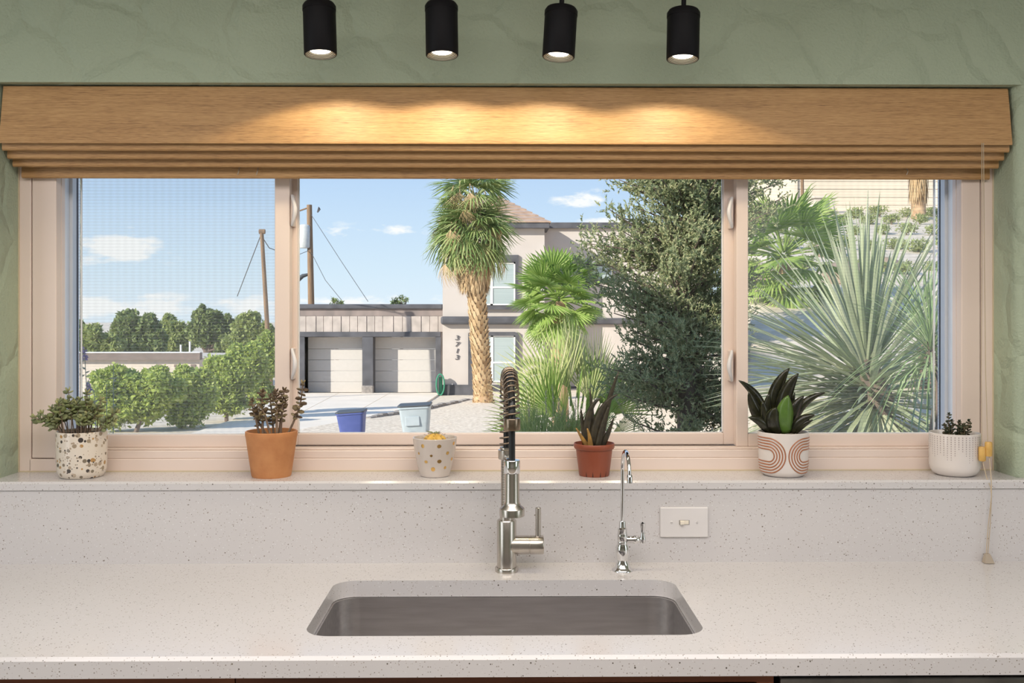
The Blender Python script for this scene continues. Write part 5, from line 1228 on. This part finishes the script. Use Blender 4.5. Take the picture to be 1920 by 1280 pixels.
# palm on the bank to the right
Dr = 11.5
fan_palm('fan_palm', 'bright fan palm on the bank left of the spiky yucca', G(1475, 560, Dr), AD(1470, 478, Dr), (18, 3.0, .50, .50, .18, .85, .9), M['frond_bright'], 40, .86, (-1.2, 1.3), 12, 'fan palms')
rt = [o for o in bpy.data.objects if o.name.startswith('fan_palm')][-1]
rb = G(1475, 560, Dr); MB().tube([rb - Vector((0, 0, .1)), AD(1470, 485, Dr)], [.09, .08], 12).build('trunk', M['trunk_palm'], rt, smooth=60)

# ---- spiky yucca
def blade_mesh(name, L_, w, droop, seed):
    mb = MB(); rows = []
    for u, k in ((0, .75), (.15, .85), (.4, 1.0), (.7, .75), (.9, .35), (1, .03)):
        kk = w / 2 * k; z = u * L_; y = -droop * L_ * u ** 2.2; rows.append([(-kk, y + kk * .5, z), (0, y, z), (kk, y + kk * .5, z)])
    return mb.strip(rows).mesh(name)
def yucca(label, base, heart, n, L_, w, droop, mat, seed, el0, el1, group='spiky yuccas on the bank', foot=None, tr=.10):
    foot = foot or heart - Vector((0, 0, .12))
    t = empty('yucca', tuple(base), label, 'yucca', group); rnd = random.Random(seed)
    me = [blade_mesh('blade', L_, w, droop * k, 0) for k in (.3, 1.0, 1.8)]
    for m in me: m.materials.append(mat)
    MB().tube([base - Vector((0, 0, .1)), base.lerp(heart, .5) + Vector((.04, 0, 0)), heart], [tr, tr * .9, tr * .7], 12).build('trunk', M['bark'], t, smooth=60)
    for i in range(n):
        az = i * 2.39996 + rnd.uniform(-.15, .15); el = el0 + (el1 - el0) * ((i + .5) / n) ** 1.15 + rnd.uniform(-.16, .16)
        d = Vector((math.cos(az) * math.cos(el), math.sin(az) * math.cos(el), math.sin(el)))
        o = link('leaf', me[0 if el > .5 else (1 if rnd.random() < .7 else 2)], None, t); o.rotation_mode = 'QUATERNION'
        q = d.to_track_quat('Z', 'Y')
        # turn the blade so its droop points down
        loc_y = q @ Vector((0, 1, 0)); down = Vector((0, 0, -1)); down = (down - d * down.dot(d))
        if down.length > .05: down.normalize(); ang = math.atan2(d.dot((-loc_y).cross(down)), (-loc_y).dot(down)); q = Quaternion(d, ang) @ q
        o.rotation_quaternion = q; o.location = foot.lerp(heart, (i / n) ** 1.2) + d * .03 - ORG[t]; s_ = rnd.uniform(.82, 1.08); o.scale = (rnd.uniform(.8, 1.15), 1, s_)
    return t
Dy = 5.8
yb = G(1652, 815, Dy); yh = AD(1618, 672, Dy)
yk = yucca('big spiky yucca with pale stiff blades filling the right pane', yb, yh, 232, .95, .033, .12, M['yucca'], 4, -.50, 1.5, foot=AD(1642, 775, Dy))
rl = random.Random(77); lm = [o for o in yk.children if o.name.startswith('leaf')][10].data
for i in range(64):                       # the lower leaves crowd out towards the light on the left
    az = math.pi + rl.uniform(-.85, .75); el = rl.uniform(-.22, .62); d = Vector((math.cos(az) * math.cos(el), math.sin(az) * math.cos(el), math.sin(el)))
    o = link('leaf', lm, None, yk); o.rotation_mode = 'QUATERNION'; q = d.to_track_quat('Z', 'Y'); o.rotation_quaternion = q
    o.location = AD(1640, 770, Dy).lerp(yh, rl.random() * .8) + d * .03 - ORG[yk]; o.scale = (rl.uniform(.8, 1.1), 1, rl.uniform(.9, 1.15))
db = blade_mesh('dry_blade', .62, .022, .5, 0); db.materials.append(M['dry_blade']); rnd = random.Random(14)
for i in range(26):
    az = i * 2.39996; el = -1.2 + .5 * rnd.random(); d = Vector((math.cos(az) * math.cos(el), math.sin(az) * math.cos(el), math.sin(el))); o = link('dead_leaf', db, None, yk); o.rotation_mode = 'QUATERNION'; o.rotation_quaternion = d.to_track_quat('Z', 'Y'); o.location = yh + Vector((.04, 0, -.30)) - ORG[yk]; o.scale = (1, 1, rnd.uniform(.6, 1.0))
y2 = G(1735, 700, 7.2); y2.z -= .02
yucca('smaller green yucca behind at the right edge of the glass', y2, AD(1735, 640, 7.2), 120, .72, .016, .55, M['yucca_green'], 9, -.3, 1.45)
y3 = G(1742, 780, 5.0)
yucca('drooping thin-leaved yucca low at the right jamb', y3, AD(1745, 640, 5.0), 150, .52, .008, 1.1, M['yucca_green'], 19, -.1, 1.4, tr=.025)

# ---- juniper
def juniper():
    D0 = 9.0; base = G(1288, 830, D0); t = empty('juniper_tree', tuple(base), 'tall feathery juniper filling the middle pane beside the sash', 'tree')
    rnd = random.Random(31); tips = []
    tr = [base - Vector((0, 0, .2)), AD(1290, 760, D0), AD(1283, 640, D0), AD(1282, 520, D0), AD(1292, 400, D0), AD(1310, 250, D0), AD(1320, 130, D0)]
    MB().tube(tr, [.11, .10, .085, .07, .055, .035, .012], 12).build('trunk', M['bark'], t, smooth=60)
    br = MB()
    def on(u):
        k = u * (len(tr) - 1); i = min(int(k), len(tr) - 2); return tr[i].lerp(tr[i + 1], k - i)
    k = D0 / F
    ends = []
    for i in range(390):
        u = rnd.uniform(.04, .97) ** 1.08; p = on(u); py = HORIZON - (p.z - CAM.z) / k
        az = rnd.random() * 6.283
        reach = (158 if py > 620 else 178 if py > 480 else 152 if py > 330 else 105) * k * rnd.uniform(.55, 1.08)
        if math.cos(az) > .3 and py > 470: reach *= .70
        if math.cos(az) > .3 and 330 < py < 470: reach *= 1.15
        d = Vector((math.cos(az), math.sin(az) * .75, 0)); e = p + d * reach + Vector((0, 0, rnd.uniform(.0, .38) if py < 640 else rnd.uniform(-.25, .2)))
        m = p.lerp(e, .5) + Vector((0, 0, rnd.uniform(-.08, .04)))
        br.tube([p, m, e], [.016, .010, .004], 5); ends.append((p, m, e, reach))
    br.build('branches', M['bark'], t, smooth=60)
    C, U, V = [], [], []
    for (p, m, e, reach) in ends:
        nt = int(44 * reach / .7) + 12
        for j in range(nt):
            u = rnd.uniform(.22, 1.06); q = p.lerp(m, u * 2) if u < .5 else m.lerp(e, u * 2 - 1)
            q = q + Vector((rnd.gauss(0, .06), rnd.gauss(0, .06), rnd.gauss(0, .05)))
            ax = ((e - m).normalized() * .5 + Vector((rnd.gauss(0, .5), rnd.gauss(0, .5), rnd.gauss(.35, .5)))).normalized(); L_ = rnd.uniform(.05, .11)
            for s_ in range(12):
                v = s_ / 12; d = (ax + Vector((rnd.gauss(0, .55), rnd.gauss(0, .55), rnd.gauss(.1, .55)))).normalized(); l = .017 * rnd.uniform(.7, 1.3)
                C.append(tuple(q + ax * L_ * v + d * l * .6)); U.append(tuple(d * l)); w_ = d.cross(Vector((rnd.gauss(0, 1), rnd.gauss(0, 1), rnd.gauss(0, 1)))).normalized() * .0065; V.append(tuple(w_))
    quads_mesh('foliage', np.array(C), np.array(U), np.array(V), M['juniper'], t)
juniper()

# ---- the hill on the right: scrub, rocks, the big house above
random.seed(17); hill = []; ORD = ('first', 'second', 'third', 'fourth', 'fifth', 'sixth', 'seventh', 'eighth', 'ninth')
for r, D in enumerate((14.5, 18.0, 21.5, 25.0, 28.0)):
    for c in range(8):
        px = 1412 + 48 * c + 22 * (r % 2) + random.uniform(-3, 3); p = AD(px, 560, D + random.uniform(-.4, .4))
        hill.append((Vector((p.x, p.y, ground(p.x, p.y))), D, 'dry green scrub bush, %s from the left in the %s row up the hillside' % (ORD[c], ORD[r])))
protos = []
for k in range(4):
    t = empty('scrub_bush', (0, 0, 0), None, 'shrub', 'scrub bushes on the hillside')
    cl = [(Vector((random.uniform(-.12, .12), random.uniform(-.1, .1), .16 + .05 * random.random())), (.26, .24, .18)) for _ in range(3)]
    leaves('foliage', cl, 420, .085, .034, M['scrub'], t, .3, .6, .5)
    MB().tube([(0, 0, -.05), (.02, 0, .15)], .015, 5).tube([(0, 0, -.05), (-.06, .02, .14)], .010, 5).build('stems', M['bark'], t, local=True)
    protos.append(t)
for i, (p, D, lab) in enumerate(hill):
    src = protos[i % 4]
    if i < 4: o = src
    else:
        o = src.copy(); COL.objects.link(o)
        for c in src.children:
            c2 = c.copy(); COL.objects.link(c2); c2.parent = o
    o.location = p; o.rotation_euler = (0, 0, i * 1.7); s_ = random.uniform(.48, .72) * (.6 + D / 40); o.scale = (s_ * 1.2, s_ * 1.1, s_)
    o['label'] = lab
for px, D, s_, lab in ((1585, 13.5, .34, 'brown boulder on the slope behind the tips of the yucca'), (1660, 15, .26, 'flat brown rock right of the boulder on the slope'), (1435, 13, .28, 'pale rock below the bank palm'), (1555, 17, .3, 'sunlit rock high on the slope left of centre')):
    p = G(px, 560, D); mb = MB(); rnd = random.Random(int(px)); 
    mb.ball((0, 0, 0), (s_, s_ * .8, s_ * .6), 9, 6); mb.v = [(v[0] * rnd.uniform(.8, 1.15), v[1] * rnd.uniform(.8, 1.15), v[2] * rnd.uniform(.8, 1.1)) for v in mb.v]
    o = mb.build('boulder', M['rock'], smooth=35); o.location = p + Vector((0, 0, s_ * .25)); tag(o, lab, 'rock', 'rocks on the hillside')
Dw = 32.0
hh = empty('hilltop_house', tuple(AD(1640, 396, Dw)), 'large beige house wall standing at the top of the hill', 'house')
for j in range(9):
    hbox('siding_board', 1490, 400 - 15 * (j + 1) + .06, 1990, 400 - 15 * j, Dw, -.006 * (j % 2), .4, M['siding'], parent=hh)
hbox('corner_post', 1488, 255, 1494, 402, Dw, -.08, .4, M['siding'], parent=hh)
hbox('side_wall', 1490, 258, 1990, 410, Dw, .4, 6, M['siding'], parent=hh)
ub = empty('utility_box', tuple(AD(1548, 394, Dw - 2.2)), 'pale square utility box before the beige hilltop wall', 'box')
hbox('cabinet', 1528, 372, 1566, 396, Dw - 2.2, 0, .7, M['cream_wall'], parent=ub, bevel=.02); hbox('lid', 1525, 368, 1569, 372, Dw - 2.2, -.05, .75, M['cream_wall'], parent=ub, bevel=.02); hbox('foot', 1526, 396, 1568, 412, Dw - 2.2, -.03, .72, M['kerb'], parent=ub)
tag(MB().tube([AD(1505, 410, Dw - 3), AD(1504, 330, Dw - 3)], .05, 8).build('slim_post', M['pole'], smooth=50), 'slim brown post left of the utility box', 'post')
tag_p = fan_palm('fan_palm', 'shaggy hilltop palm with a hanging skirt of dry leaves', G(1722, 400, 27), AD(1722, 268, 27), (18, 3.2, .85, .6, .5, .6, 1.3), M['frond'], 14, .9, (-.3, 1.2), 33, 'fan palms')
sk_ = tag_p; bs = G(1722, 400, 27); bs.z = min(bs.z, AD(1722, 402, 27).z)
MB().tube([bs - Vector((0, 0, .2)), AD(1722, 275, 27)], [.2, .18], 12).build('trunk', M['trunk_palm'], sk_, smooth=60)
n = 900; az = RNG.random(n) * 6.283; u = RNG.random(n); cz = np.array([list(AD(1722, 375, 27).lerp(AD(1722, 285, 27), x_)) for x_ in u])
C = cz + np.stack([np.cos(az), np.sin(az), np.zeros(n)], 1) * (.12 + .16 * RNG.random(n))[:, None]; U = np.stack([np.cos(az) * .08, np.sin(az) * .08, -np.ones(n)], 1) + RNG.normal(size=(n, 3)) * .05
quads_mesh('dry_skirt', C, U * .25, np.stack([-np.sin(az), np.cos(az), np.zeros(n)], 1) * .02, M['thatch'], sk_)
